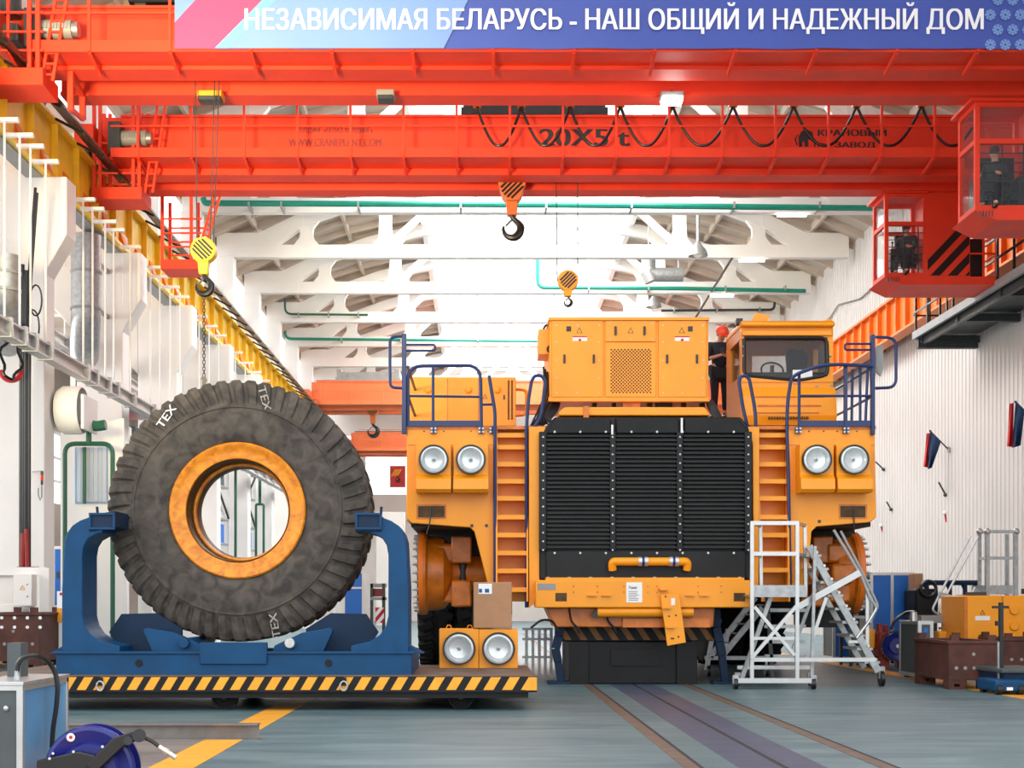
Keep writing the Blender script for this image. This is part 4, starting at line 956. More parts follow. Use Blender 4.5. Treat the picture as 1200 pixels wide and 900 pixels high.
# radiator
RF = 22.9
sh = [(632, 518), (640, 500), (650, 489), (868, 489), (876, 498), (882, 520), (882, 679), (632, 679)]
rad = tp('radiator', MB().pprism(sh, RF, RF+.8), RADM, None, bevel=.02)
sl = MB()
for a, b in ((641, 714.5), (722, 793), (800.5, 872)):
    for i in range(27):
        y = 510+i*5.0
        sl.prism([(RF-.015, Z(y+3.6,RF)), (RF-.085, Z(y+2.6,RF)), (RF-.075, Z(y+.6,RF)), (RF-.01, Z(y+1.2,RF))], X(a,RF), X(b,RF), 'yz')
tp('louvre_slats', sl, RADM, rad, smooth=False)
for a, b in ((632, 640), (715, 721.5), (793.5, 800), (873, 881)):
    tp('louvre_post', MB().pbox(a, b, 506, 645, RF-.1, RF), RADM, rad, bevel=.008)
hd = tp('header_tank', MB().pprism([(641, 508), (650, 491), (712, 489), (716, 492), (716, 508)], RF-.09, RF).pprism([(722, 508), (722, 489), (793, 489), (796, 492), (796, 508)], RF-.09, RF).pprism([(802, 508), (802, 490), (864, 490), (874, 501), (877, 508)], RF-.09, RF), BLK, rad, bevel=.02)
tp('lower_tank', MB().pbox(640, 874, 645, 678, RF-.05, RF), RADM, rad, bevel=.02)
bo = MB()
for i in range(14):
    for a in (636.5, 718, 797, 877): tp('radiator_bolt', MB().cyl(P(a,512+i*10.2,RF-.115), P(a,512+i*10.2,RF-.1), .016, 6), BOLT, rad)
for i in range(8): tp('radiator_bolt', MB().cyl(P(650+i*30,506,RF-.105), P(650+i*30,506,RF-.08), .02, 6), BOLT, rad); tp('radiator_bolt', MB().cyl(P(650+i*30,648,RF-.07), P(650+i*30,648,RF-.05), .02, 6), BOLT, rad)
tp('hood_catch', MB().pbox(716.5, 718.5, 498, 509, RF-.13, RF-.09).pbox(798, 800, 490, 507, RF-.13, RF-.09), BOLT, rad)
ct = tp('coolant_pipe', MB().tube(rnd([P(718,668,RF-.18), P(717,658,RF-.22), P(740,658,RF-.26), P(785,658,RF-.26), P(806,658,RF-.22), P(805,668,RF-.18)], .06), .068, 14), YEL)
for a in (748, 755, 784, 791): tp('hose_clamp', MB().cyl(P(a,658,RF-.26), P(a+4,658,RF-.26), .082, 14), BOLT, ct)
for a in (751, 787): tp('blue_sleeve', MB().cyl(P(a,658,RF-.26), P(a+5,658,RF-.26), .078, 14), REELB, ct)
# body wings: front walls with depth
WF, WB = 23.2, 26.4
lw = [(477,500),(581,500),(581,700),(573,690),(556,623),(551,618),(482,613),(476,606)]
wing = tp('left_wing', MB().pprism(lw, WF, WF+.12), YEL, None, bevel=.012)
tp('wing_side', MB().pbox(477, 481, 500, 610, WF+.1, WB), YEL, wing)
tp('wing_brace', MB().prism([(WF+.1, Z(500,WF)), (WF+2.8, Z(500,WF)), (WF+2.8, Z(560,WF)), (WF+.1, Z(690,WF))], X(574,WF), X(581,WF), 'yz'), YEL2, wing)
rw = [(922,500),(1025,500),(1027,606),(1020,612),(957,617),(951,623),(946,690),(930,700),(922,700)]
wing2 = tp('right_wing', MB().pprism(rw, WF, WF+.12), YEL, None, bevel=.012)
tp('wing_side', MB().pbox(1021, 1025, 500, 608, WF+.1, WB), YEL, wing2)
tp('wing_brace', MB().prism([(WF+.1, Z(500,WF)), (WF+2.8, Z(500,WF)), (WF+2.8, Z(560,WF)), (WF+.1, Z(690,WF))], X(924,WF), X(931,WF), 'yz'), YEL2, wing2)
tp('wheel_arch', MB().pbox(482, 575, 606, 617, WF+.12, WB).pbox(553, 575, 612, 740, WF+1.6, WF+1.7), BLK)
tp('wheel_arch', MB().pbox(932, 1020, 606, 617, WF+.12, WB).pbox(932, 1000, 612, 735, WF+1.6, WF+1.7), BLK)
for w_, a, b in ((wing, 488, 523), (wing2, 983, 1016)):
    tp('marker_recess', MB().pbox(a, b, 591, 608, WF-.012, WF), YEL2, w_)
    tp('recess_shadow_box', MB().pbox(a+2, b-2, 593, 606, WF-.02, WF-.008), RUSTSHADE, w_)  # flat dark plate painted as the shade of the recess
    tp('cable', MB().tube(rnd([P(505 if a < 600 else 1000,596,WF-.03), P(504 if a < 600 else 1001,612,WF-.05), P(500 if a < 600 else 1001,626,WF-.02)], .1), .012, 6), BLKG, w_)
bo = MB()
for a in (497, 520, 552, 572, 948, 965, 981, 1004): bo.cyl((X(a,WF), WF-.012, Z(505.5,WF)), (X(a,WF), WF, Z(505.5,WF)), .014, 8)
for a, b in ((553, 616), (570, 616), (960, 611)): bo.cyl((X(a,WF), WF-.012, Z(b,WF)), (X(a,WF), WF, Z(b,WF)), .03, 8)
tp('panel_bolt', bo, DSTL)
# trim strip: panel line under the rail flange
tp('panel_seam', MB().pbox(477, 581, 521, 522.2, WF-.006, WF).pbox(922, 1025, 521, 522.2, WF-.006, WF), YEL2)
for a, b, w_ in ((488, 528.5, wing), (531.5, 572, wing), (937.5, 977, wing2), (980.5, 1021, wing2)):
    hl = tp('headlight_box', MB().pbox(a, b, 520.5, 557, WF-.32, WF), YEL2 if False else YEL, None, bevel=.01)
    s = MB(); x0, x1 = X(a,WF-.32), X(b,WF-.32)
    s.prism([(WF-.32, Z(557,WF-.32)), (WF-.40, Z(561,WF-.40)), (WF-.42, Z(573,WF-.42)), (WF-.36, Z(577,WF-.36)), (WF, Z(577,WF-.36)), (WF, Z(557,WF-.32))], x0, x1, 'yz')
    tp('sloped_cover', s, YEL, hl, smooth=False)
    headlamp(hl, (a+b)/2, 538.5, 17.2, WF-.385)
# column plates beside the ladders
tp('ladder_column', MB().pprism([(620,500),(640,500),(634,520),(633,702),(620,712)], RF+.05, RF+.5), YEL, None, bevel=.01)
tp('ladder_column', MB().pprism([(876,500),(890,500),(889,690),(883,690),(882,520)], RF+.05, RF+.5), YEL, None, bevel=.01)
for (a, b), (c, d), ys, nm in (((583, 617), (583, 617), [507,521,541,561,581,603,624,645,666,688], 'L'), ((888, 921), (894, 924), [507,521,541,561,581,603,624,645,665], 'R')):
    ld = tp('ladder', MB().pprism([(a,503),(b,503),(d,705),(c,705)], WF+.32, WF+.36), YEL)
    side = MB(); side.hexa([P(a-2,500,WF),P(a,500,WF),P(c,705,WF-.3),P(c-2,705,WF-.3)],[P(a-2,500,WF+.35),P(a,500,WF+.35),P(c,705,WF+.35),P(c-2,705,WF+.35)])
    side.hexa([P(b,500,WF),P(b+2,500,WF),P(d+2,705,WF-.3),P(d,705,WF-.3)],[P(b,500,WF+.35),P(b+2,500,WF+.35),P(d+2,705,WF+.35),P(d,705,WF+.35)])
    tp('ladder_side', side, YEL, ld, smooth=False)
    for k, y in enumerate(ys):
        f = (y-500)/205; yy = WF-.02-.25*f
        st_ = MB(); x0, x1 = X(a+(c-a)*f, yy), X(b+(d-b)*f, yy); z = Z(y+2, yy)
        st_.box(x0, x1, yy, WF+.33, z-.015, z+.015).box(x0, x1, yy, yy+.025, z-.05, z+.02)
        tp('tread', st_, YEL, ld)
# deck
tp('deck', MB().box(X(475,WF), X(1026,WF), WF-.02, 30.0, Z(503,WF), Z(499.5,WF)), YEL2)
# cowl above the radiator
tp('hood_cowl', MB().pprism([(655, 487), (655, 482), (662, 477), (826, 477), (833, 487)], RF+.15, RF+2.4), YEL, None, bevel=.02)
tp('cowl_post', MB().pbox(684, 690, 476, 490, RF+.1, RF+.2), YEL2)
# power cabinet with doors
PF = 23.8
cab_ = tp('power_cabinet', MB().pbox(644, 830, 373, 468, PF, PF+2.2), YEL, None, bevel=.01)
tp('cabinet_lip', MB().pbox(643, 831, 372, 375, PF-.06, PF+2.25).pbox(643, 831, 466, 470, PF-.05, PF+.1), YEL, cab_)
for a, b, c, d in ((647, 706.5, 376, 465), (709.5, 768.5, 376, 400), (772, 827.5, 376, 465), (709.5, 768.5, 402, 465)):
    dr = tp('cabinet_door', MB().pbox(a, b, c, d, PF-.035, PF), YEL, cab_, bevel=.006)
    bo = MB()
    for u in (.09, .5, .93):
        for v in ((.06, .28, .52, .75, .95) if d-c > 70 else (.12, .9)):
            if u == .5 and .1 < v < .9: continue
            if d-c < 70 and c > 400: continue
            bo.cyl(P(a+(b-a)*u,c+(d-c)*v,PF-.045), P(a+(b-a)*u,c+(d-c)*v,PF-.03), .013, 6)
    if bo.v: tp('door_screw', bo, BOLT, dr)
for a, b in ((661.5, 420), (696, 420), (721.5, 387), (755.5, 387), (782, 420), (817, 420)):
    tp('door_handle', MB().pbox(a-1, a+1, b-4.5, b+5, PF-.075, PF-.03), BLKG, cab_)
for a in (666.5, 809): tp('keypad', MB().pbox(a-2.6, a+2.6, 382.5, 388, PF-.05, PF-.03), BLKG, cab_)
for a in (679, 739, 799):
    tri = MB(); 
    tri.tube([P(a-3.2,390,PF-.04), P(a,384,PF-.04), P(a+3.2,390,PF-.04)], .007, 5, True); tp('warning_triangle', tri, INK, cab_)
for a in (679.5, 799.5): tp('warning_label', MB().pbox(a-8.5, a+8.5, 394, 399.5, PF-.04, PF-.034), PAPER, cab_); tp('label_print', MB().pbox(a-8.5, a+8.5, 394, 395.2, PF-.043, PF-.039).pbox(a-1.5, a+1.5, 397, 399.5, PF-.043, PF-.039), FLR, cab_)
gr = MB()
for j in range(26):
    for i in range(24):
        if (i+j) % 2: continue
        a, b = 715.5+i*2.0, 409+j*2.0; gr.pbox(a, a+1.7, b, b+1.7, PF-.038, PF-.0355)
tp('perforated_grille', gr, BLK, cab_, smooth=False)
tp('side_box', MB().pbox(631.5, 645, 386, 415, PF+.2, PF+.9), YEL, cab_, bevel=.01)
tp('side_cable', MB().tube(rnd([P(637,386,PF+.4), P(639,381,PF+.4), P(644,381,PF+.4)], .1), .02, 6).tube(rnd([P(644,405,PF+.15), P(641,409,PF+.15), P(644,413,PF+.15)], .1), .02, 6), BLKG, cab_)
fe = MB()
for a in (650, 695, 718, 732, 760, 800, 822): fe.pbox(a, a+4, 469, 478, PF+.3, PF+.5)
tp('cabinet_foot', fe, BLK, cab_); tp('cabinet_base_unit', MB().pbox(730, 750, 469, 478, PF+.1, PF+.4), YEL2, cab_); tp('cabinet_base_unit', MB().pbox(770, 788, 470, 477, PF+.2, PF+.5), BLK, cab_)
cb = MB()
for k in range(9):
    a = 640+k*2.2
    cb.tube(rnd([P(a-3,430+k*3,PF+.3), P(a-1,462+k*1.5,PF+.1), P(a-9-k*.8,480+k*1.3,PF-.1), P(a-17+k*1.6,497,PF-.2)], .5), .017, 7)
for k in range(5): cb.tube(rnd([P(648+k*2,470,PF+.2), P(646+k*2,480,PF), P(630+k*3,490+k*1.2,PF-.1), P(622+k*3,499,PF-.1)], .4), .02, 7)
tp('cable_bundle', cb, BLKG); cb = MB()
for k in range(5): cb.tube(rnd([P(828+k*1.5,470,PF+.2), P(832+k*2,480,PF), P(838+k*2,492,PF-.1)], .4), .03, 7)
tp('cable_bundle', cb, BLKG)
# left cabinet on the deck
EF = 25.6
lc = tp('deck_cabinet', MB().pbox(478, 604.5, 442, 499, EF, EF+1.8), YEL, None, bevel=.012)
tp('deck_cabinet_seam', MB().pbox(524, 525, 444, 498, EF-.01, EF).pbox(560, 561, 444, 498, EF-.01, EF), YEL2, lc)
gr = MB()
for i in range(22): gr.pbox(595, 597, 446+i*2.1, 447.3+i*2.1, EF-.012, EF-.002).pbox(599, 601, 446+i*2.1, 447.3+i*2.1, EF-.012, EF-.002)
tp('vent_slots', gr, BLK, lc)
for a in (502, 549, 583): tp('lifting_knob', MB().lathe([(.07,0),(.06,-.04),(.02,-.06),(.001,-.06)], P(a,457,EF), 'y', 16), YEL, lc)
tp('lock', MB().pbox(590, 591.5, 463, 468, EF-.02, EF), BLKG, lc)
tp('warning_triangle', MB().tube([P(566,467,EF-.01), P(568.5,462,EF-.01), P(571,467,EF-.01)], .008, 5, True), INK, lc)
tp('cabinet_pipe_loop', MB().tube(rnd([P(604,456,EF+.4), P(617,457,EF+.4), P(617,486,EF+.4), P(604,487,EF+.4)], .3), .03, 8), YEL, lc)
# guard rails, ladder handrails
GF = 23.15; zd = 500
def gt(name, pts, rad=.1, r=.026, Y=GF, m=RAILB): return tp(name, MB().tube(rnd([P(a,b,Y) for a, b in pts], rad), r, 8), m)
tp('rail_post', MB().pbox(471, 476, 391, 508, GF-.05, GF+.05), RAILB, None, bevel=.008)
gt('mirror_loop', [(472,394),(457,395),(457,454),(472,455)]); gt('mirror_loop', [(476,404),(510,404),(510,411),(476,411)], .06, .02)
gt('guard_rail', [(478,499),(478,429),(563,428),(564,500)], .25, .03); gt('guard_rail', [(478,464),(563,465)], .1, .022); gt('guard_rail', [(507.5,429),(507.5,500)], .1, .026)
tp('toe_board', MB().pbox(477, 564.5, 493, 499.5, GF-.02, GF+.02), RAILB)
for a in (508, 564, 577, 618, 936, 992):
    tp('rail_clamp', MB().pbox(a-3, a+3, 500, 507.5, GF-.03, WF), RAILB); tp('clamp_bolt', MB().cyl(P(a-2.2,502,GF-.05), P(a-2.2,502,GF-.03), .02, 6).cyl(P(a+2.2,502,GF-.05), P(a+2.2,502,GF-.03), .02, 6).cyl(P(a-2.2,506,GF-.05), P(a-2.2,506,GF-.03), .02, 6).cyl(P(a+2.2,506,GF-.05), P(a+2.2,506,GF-.03), .02, 6), BOLT)
gt('guard_rail', [(564,474),(579,474)], .1, .022)
for pts in ([(573,440),(577,464),(580,482),(580,690)], [(617,712),(617,500),(619,470),(623,446),(627,440),(634,440),(639,446),(637,465),(634,490),(622,505)], [(890,690),(888,640),(886,505),(885,480),(878,444),(874,440),(868,441),(866,447),(870,475),(876,500),(884,504)], [(926,690),(924,560),(922,500),(923,470),(927,444),(934,438),(962,428),(985,427),(1023,429)]):
    gt('ladder_handrail', pts, .2, .03, GF-.1)
gt('guard_rail', [(936.5,439),(936.5,500)], .1, .026); gt('guard_rail', [(937,464),(1022,464)], .1, .022); tp('toe_board', MB().pbox(936, 1024, 493, 499.5, GF-.02, GF+.02), RAILB)
tp('rail_post', MB().pbox(1021.5, 1025.5, 392, 509, GF-.05, GF+.05), RAILB, None, bevel=.008); tp('rail_post', MB().pbox(990, 993, 428, 500, GF-.04, GF+.04), RAILB)
gt('mirror_loop', [(1026,395),(1050,396),(1050,454),(1026,455)], .15); gt('mirror_loop', [(1022,403),(990,403),(990,410),(1022,410)], .06, .02)
for k, (a, yb) in enumerate(((998, .4), (1008, .9), (1017, 1.4), (1021, 2.0))):
    tp('side_rail_post', MB().tube([P(1023,430,GF+yb), P(1023,500,GF+yb)], .028, 8), RAILB)
for b in (430, 464): tp('side_rail', MB().tube([P(1023,b,GF), Vector((X(1023,GF), GF+3, Z(b,GF)))], .026, 8), RAILB)
tp('side_rail_infill', MB().tube([P(999,433,GF+.05),P(998,499,GF+.05)], .024, 8).tube([P(1008,431,GF+.05),P(1008,499,GF+.05)], .024, 8).tube([P(1017,431,GF+.05),P(1014,499,GF+.05)], .024, 8), RAILB)
for b in (430, 464): tp('side_rail', MB().tube([P(478,b,GF), Vector((X(478,GF), GF+3, Z(b,GF)))], .026, 8), RAILB)
tp('mirror', MB().pprism([(1027,405),(1035,404),(1035,432),(1032,441),(1027,435)], GF+.15, GF+.19), GRYP)
# driver cab
DF, DB = 24.3, 25.75
xL, xR = X(869, DF), X(976, DF)
zt, zw1, zw0, zf = Z(379,DF), Z(395,DF), Z(441,DF), Z(499,DF)
cabm = MB()
t_ = .12
cabm.box(xL, xR, DF, DF+.1, zf, Z(444,DF))                # nose wall
cabm.prism([(xL, Z(448,DF)), (xR, Z(448,DF)), (xR, zw0), (X(970,DF), zw0), (X(935,DF), Z(446,DF)), (X(872,DF), Z(440,DF)), (xL, zw0)], DF-.02, DF+.1)
cabm.box(xL, X(872,DF), DF, DF+.2, Z(446,DF), zt).box(X(970,DF), xR, DF, DF+.2, Z(446,DF), zt)
cabm.box(xL, xR, DF, DF+.2, zw1, zt)
for x0, x1 in ((xL, xL+.08), (xR-.08, xR)):
    cabm.box(x0, x1, DF, DB, zf, Z(440,DF)).box(x0, x1, DB-.25, DB, zf, zt).box(x0, x1, DF, DB, zw1-.02, zt).box(x0, x1, DF+1.1, DF+1.25, zf, zt)
cabm.box(xL, xR, DB-.08, DB, zf, Z(432,DF)).box(xL, xR, DB-.08, DB, Z(400,DF), zt).box(xL, xL+.45, DB-.08, DB, zf, zt).box(xR-.5, xR, DB-.08, DB, zf, zt)
cbn = tp('driver_cab', cabm, YEL, None, smooth=False)
tp('cab_roof', MB().prism([(DF-.14, Z(384,DF)), (DF-.14, Z(380,DF)), (DF-.04, Z(376.5,DF)), (DB, Z(376.5,DF)), (DB+.05, Z(381,DF)), (DB+.05, Z(384,DF))], X(868,DF), X(976.5,DF), 'yz'), YEL, cbn, bevel=.03)
tp('visor_strip', MB().pbox(870, 975, 387, 393, DF-.05, DF), YEL, cbn, bevel=.012)
seal = MB().tube(rnd([P(872,396,DF-.015), P(969,396,DF-.015), P(970,440,DF-.015), P(935,446,DF-.015), P(872,440,DF-.015), P(872,397,DF-.015)], .12), .032, 8); tp('windscreen_seal', seal, BLKG, cbn)
tp('windscreen', MB().pprism([(872,396),(969,396),(970,440),(935,446),(872,440)], DF+.02, DF+.03), CGLS, cbn)
tp('side_window', MB().box(xL+.03, xL+.04, DF+.2, DF+1.1, Z(438,DF), zw1-.02), CGLS, cbn)
tp('rear_window', MB().box(xL+.45, xR-.5, DB-.05, DB-.04, Z(432,DF), Z(400,DF)), GLS, cbn)
tp('cab_floor', MB().box(xL, xR, DF, DB, zf, zf+.05), BLK, cbn)
tp('driver_seat', MB().pprism([(925,445),(922,412),(926,409),(940,409),(946,414),(949,445)], DF+1.1, DF+1.3).pbox(920, 950, 442, 450, DF+.6, DF+1.3), DCLO, cbn, bevel=.05)
tp('dashboard', MB().pbox(876, 966, 436, 445, DF+.15, DF+.5), BLKG, cbn, bevel=.04); tp('steering_wheel', MB().tube([P(905,434,DF+.5)+Vector((.2*math.cos(a), .12*math.sin(a), .16*math.sin(a))) for a in [2*PI*i/20 for i in range(20)]], .018, 6, True), BLKG, cbn)
tp('headrest', MB().pbox(903, 907, 428, 440, DF+.5, DF+.56), BLKG, cbn)
tp('door_pillar', MB().pbox(955, 968, 397, 440, DF+1.2, DF+1.3), DSTL, cbn)
tp('white_paper', MB().pbox(929, 952, 433.5, 445, DF+.005, DF+.012), PAPER, cbn)
text_mb(MB(), 'БЕЛАЗ', X(914,DF), X(933,DF), Z(461.5,DF), .055, DF-.022, bold=.03).build('maker_lettering', INK, cbn, smooth=False)
nz = MB().prism([(DF, Z(454,DF)), (DF-.12, Z(466,DF)), (DF-.15, Z(488,DF)), (DF-.1, Z(499,DF)), (DF, Z(499,DF))], X(870,DF), X(978,DF), 'yz'); tp('cab_nose', nz, YEL, cbn, smooth=False)
tp('nose_groove', MB().pbox(884, 966, 464.2, 465.4, DF-.135, DF-.1).pbox(888, 962, 474.5, 476, DF-.15, DF-.12).pbox(884, 960, 483, 484, DF-.165, DF-.14), YEL2, cbn)
lv = MB()
for i in range(15): lv.pbox(901+i*3.2, 902.6+i*3.2, 488.5, 491, DF-.175, DF-.14)
tp('louvre_holes', lv, RUSTSHADE, cbn)
bo = MB()
for a, b in ((871,417), (871,406), (973,417), (974,451), (932,449), (957,452)): bo.sphere(P(a,b,DF-.02), .022, 8, 6)
tp('cab_stud', bo, BOLT, cbn)
None and tp('cab_rear_column', MB().pbox(853, 869, 383, 499, DF+.8, DB).pbox(858, 869, 450, 499, DF+.2, DF+.8), YEL, cbn, bevel=.02)
None and tp('door_edge', MB().pbox(857, 865.5, 402, 438, DF+.76, DF+.8), BLKG, cbn)
tp('beacon', MB().pbox(863, 870.5, 373, 380, DF+.1, DF+.25), BLKG, cbn, bevel=.01)
tp('roof_flap', MB().hexa([P(880,377,DF+.4),P(898,378,DF+.4),P(903,370,DF+.4),P(886,366,DF+.4)],[P(880,377,DF+.46),P(898,378,DF+.46),P(903,370,DF+.46),P(886,366,DF+.46)]), YEL, cbn)
tp('cab_ear', MB().lathe([(.06,0),(.05,.04),(.001,.05)], P(971,377,DF+.1), 'z', 12), YEL, cbn)
# wheel hubs and front suspension
def hub(side):
    Y = 25.0
    s = -1 if side == 'L' else 1
    cx = X(494,Y) if s < 0 else X(1000,Y); cz = Z(672,Y); r = 47*Y/F
    h = tp('wheel_hub', MB().lathe([(.3,0),(r,0),(r*1.02,-s*.02),(r*1.02,-s*.10),(r*.93,-s*.14),(r*.92,-s*.28),(r*.88,-s*.42),(r*.70,-s*.52),(r*.55,-s*.58),(r*.5,-s*.7),(r*.5,-s*1.2)], (cx, Y, cz), 'x', 48), YEL2)
    tp('flange_ring', MB().lathe([(r*.99,s*.03),(r*1.03,s*.03),(r*1.03,-s*.055),(r*.99,-s*.055)], (cx, Y, cz), 'x', 48), ORGD, h)
    sb = MB()
    for i in range(28):
        a = 2*PI*i/28; yy, z = Y+r*.93*math.cos(a), cz+r*.93*math.sin(a); sb.cyl((cx, yy, z), (cx+s*.13, yy, z), .022, 8); sb.cyl((cx+s*.04, yy, z), (cx+s*.08, yy, z), .036, 6)
    tp('wheel_stud', sb, BOLT, h)
    for a in range(3):
        th = PI*(.55+a*.42) if s < 0 else PI*(.45-a*.42)
        c = Vector((cx-s*.42, Y+math.cos(th+PI)*r*.5-.25, cz+(.35, -.02, -.36)[a])); tp('caliper', MB().box(c.x-.2, c.x+.2, c.y-.28, c.y+.3, c.z-.17, c.z+.17), YEL2, h, bevel=.05)
    kx = X(541,Y-.4) if s < 0 else X(962,Y-.4)
    sp = tp('suspension_cylinder', MB().cyl((kx, Y-.3, Z(660,Y-.4)), (kx, Y-.3, Z(628,Y-.4)), .17, 16).box(kx-.18, kx+.18, Y-.55, Y-.25, Z(660,Y-.4), Z(629,Y-.4)), YEL2, None, bevel=.03)
    tp('piston_rod', MB().cyl((kx+.02, Y-.3, Z(683,Y-.4)), (kx+.02, Y-.3, Z(655,Y-.4)), .085, 14), DSTL, sp)
    tp('lower_knuckle', MB().box(kx-.18, kx+.18, Y-.55, Y+.1, Z(711,Y-.4), Z(680,Y-.4)), YEL2, sp, bevel=.04)
    tp('rubber_bellows', MB().lathe([(.15,0),(.19,.04),(.15,.08),(.19,.12),(.15,.16),(.19,.20),(.15,.24)], (kx-.2, Y-.1, Z(706,Y-.4)), 'z', 16), YEL2, sp)
    xi = X(600,Y) if s < 0 else X(925,Y)
    tp('axle_beam', MB().cyl((cx-s*.9, Y, cz), (xi, Y, cz-.05), .36, 20), YEL2, None)
hub('L'); hub('R')
# chassis, engine and rear axle behind
tp('chassis_rail', MB().pbox(668, 700, 690, 735, 23.6, 31).pbox(800, 832, 690, 735, 23.6, 31), YEL2)
tp('engine_block', MB().pbox(640, 870, 500, 690, 23.8, 27), BLK)
tp('fuel_tank', MB().pbox(560, 600, 640, 720, 27.5, 29.5), BLK); tp('side_tank', MB().pbox(905, 945, 640, 720, 27.5, 29.5), BLK)
tp('rear_body', MB().pbox(500, 980, 560, 640, 28, 34), BLK)
for cx in (-1.0, -.17, 5.3, 6.15):
    w_ = MB(); n = 40; pr = [(.9,-.34),(1.45,-.40),(1.62,-.36),(1.7,-.26),(1.7,.26),(1.62,.36),(1.45,.40),(.9,.34)]
    w_.lathe(pr, (cx, 30.8, 1.7), 'x', 60)
    tw = w_.build('rear_tyre', RUBD, trk)
    lg_ = MB()
    for i in range(n):
        a = 2*PI*i/n; c, s = math.cos(a), math.sin(a)
        for k in (-1, 1): lg_.bar((cx+k*.06, 30.8+1.7*c, 1.7+1.7*s), (cx+k*.36, 30.8+1.69*math.cos(a+.07), 1.7+1.69*math.sin(a+.07)), .15, .09, (0, c, s))
    lg_.build('tread_lugs', RUBD, tw)
# stand under the truck (on the floor rails)
SF = 23.05
stn = thing('support_trolley', 'heavy dark support trolley on the floor rails beneath the truck front', 'support trolley', (X(742,SF), SF+1, 0))
MB().pbox(667, 816, 752, 801.5, SF+.06, SF+2.0).build('body', BLK, stn, bevel=.02)
MB().pbox(667, 690, 752, 802, SF, SF+.2).build('side_block', BLK, stn, bevel=.01); MB().pbox(793, 817, 752, 802, SF, SF+.2).build('side_block', BLK, stn, bevel=.01)
MB().pbox(716, 772, 761, 780, SF+.03, SF+.06).build('recess_plate', BLK, stn)
MB().pbox(655, 836, 733, 751, SF+.25, SF+1.2).build('crossbeam', BLK, stn, bevel=.01)
hz = MB()
for k in range(10):
    a = 652+k*18.5; hz.prism([(X(a,SF+.25), Z(735,SF+.25)), (X(a+8,SF+.25), Z(735,SF+.25)), (X(a+18,SF+.25), Z(750,SF+.25)), (X(a+10,SF+.25), Z(750,SF+.25))], SF+.24, SF+.252)
hz.build('hazard_stripes', HAZD, stn, smooth=False)
MB().pbox(700, 800, 712, 734, SF+.7, SF+1.3).build('jacking_post', BLK, stn)
for x in (1.78, 3.43):
    for yy in (SF+.5, SF+1.5): MB().cyl((x-.07, yy, .2), (x+.05, yy, .2), .19, 18).build('wheel', DSTL, stn)
for pa, lab in (([(655,713),(655,745),(651,760),(654,776)], 'dark blue jack stand under the bumper, left of the support trolley'), ([(839,713),(839,735),(843,752),(846,768)], 'dark blue jack stand under the bumper, right of the support trolley')):
    t = thing('jack_stand', lab, 'jack stand', (X(pa[-1][0],23.2), 23.2, 0), 'blue jack stands'); m = MB(); Yj = 23.2
    for (a, b), (c, d) in zip(pa, pa[1:]): m.bar(P(a,b,Yj), P(c,d,Yj), .14, .14)
    m.bar(P(*pa[-1],Yj), (X(pa[-1][0],Yj)+.05, Yj, .03), .12, .12); m.build('post', BLUD, t, bevel=.01)
    MB().bar(P(pa[1][0]-4,pa[1][1]-8,Yj-.05), P(pa[1][0]+6,pa[1][1]-6,Yj-.05), .1, .1).build('lock_screw', BLUD, t)
    MB().box(X(pa[-1][0],Yj)-.18, X(pa[-1][0],Yj)+.2, Yj-.2, Yj+.2, 0, .05).build('foot', BLUD, t)
# worker on the truck deck
wy = 26.3; wz = Z(491, wy)
tp('step_box', MB().box(X(828,wy), X(860,wy), wy-.4, wy+.5, Z(499.5,WF), wz), BLK)
WK = dict(pelvis=(0,0,.92), chest=(0,-.02,1.32), neck=(0,-.06,1.47), head=(0.01,-.13,1.585), shL=(.19,-.03,1.41), shR=(-.19,-.03,1.41), elL=(.27,-.10,1.13), elR=(-.27,-.10,1.13), wrL=(.10,-.32,1.16), wrR=(-.07,-.32,1.17),
          handL=(.03,-.36,1.18), handR=(-.01,-.36,1.19), hipL=(.10,0,.88), hipR=(-.10,0,.88), knL=(.11,-.03,.49), knR=(-.10,-.03,.49), anL=(.12,.02,.09), anR=(-.10,.02,.09), toeL=(.14,-.15,.04), toeR=(-.12,-.15,.04))
wk = person('person', 'worker in dark blue clothes and orange-red helmet looking at a phone on the truck', (X(843,wy), wy, wz), WK, math.radians(6), NAVY, helmet=HELM, shorts=True)
MB().box(X(843,wy)-.05, X(843,wy)+.04, wy-.47, wy-.455, wz+1.17, wz+1.28).build('phone', BLKG, wk) if False else None
tag(MB().box(X(843,wy)-.05, X(843,wy)+.05, wy-.42, wy-.405, wz+1.19, wz+1.30).build('phone', BLKG), 'dark phone held by the helmeted worker on the truck', 'phone')
# ------------------------------------------------------------------ aluminium platform stairs in front of the truck
SY = 21.8; SYb = 22.6
st = thing('platform_ladder', 'aluminium rolling platform stairs standing before the right truck ladder', 'platform stairs', (X(930,SY), SY+.6, 0))
def ap(name, pts, w=.05, Y0=SY, m=ALU, parent=None, both=False):
    b = MB()
    for (a, c), (d, e) in zip(pts, pts[1:]): b.bar(P(a,c,Y0), P(d,e,Y0), w, w)
    return b.build(name, m, parent or st)
ap('base_bar', [(864,797.5),(954,797.5)], .075); ap('base_bar', [(864,782),(950,782)], .06, SYb)
for a, y0 in ((881,613),(934,612)): ap('upright', [(a,y0),(a,797)], .055)
for a, y0 in ((891,616),(943,616)): ap('upright', [(a,y0),(a+1,700)], .05, SYb)
for b in (613, 649): ap('guard_bar', [(879,b),(936,b)], .06); MB().bar(P(881,b,SY), P(891,b+3,SYb), .045, .045).bar(P(934,b,SY), P(943,b+3,SYb), .045, .045).build('guard_bar', ALU, st)
MB().box(X(881,SY), X(944,SY), SY-.02, SY+.02, Z(699.5,SY), Z(686,SY)).build('toe_plate', STL, st)
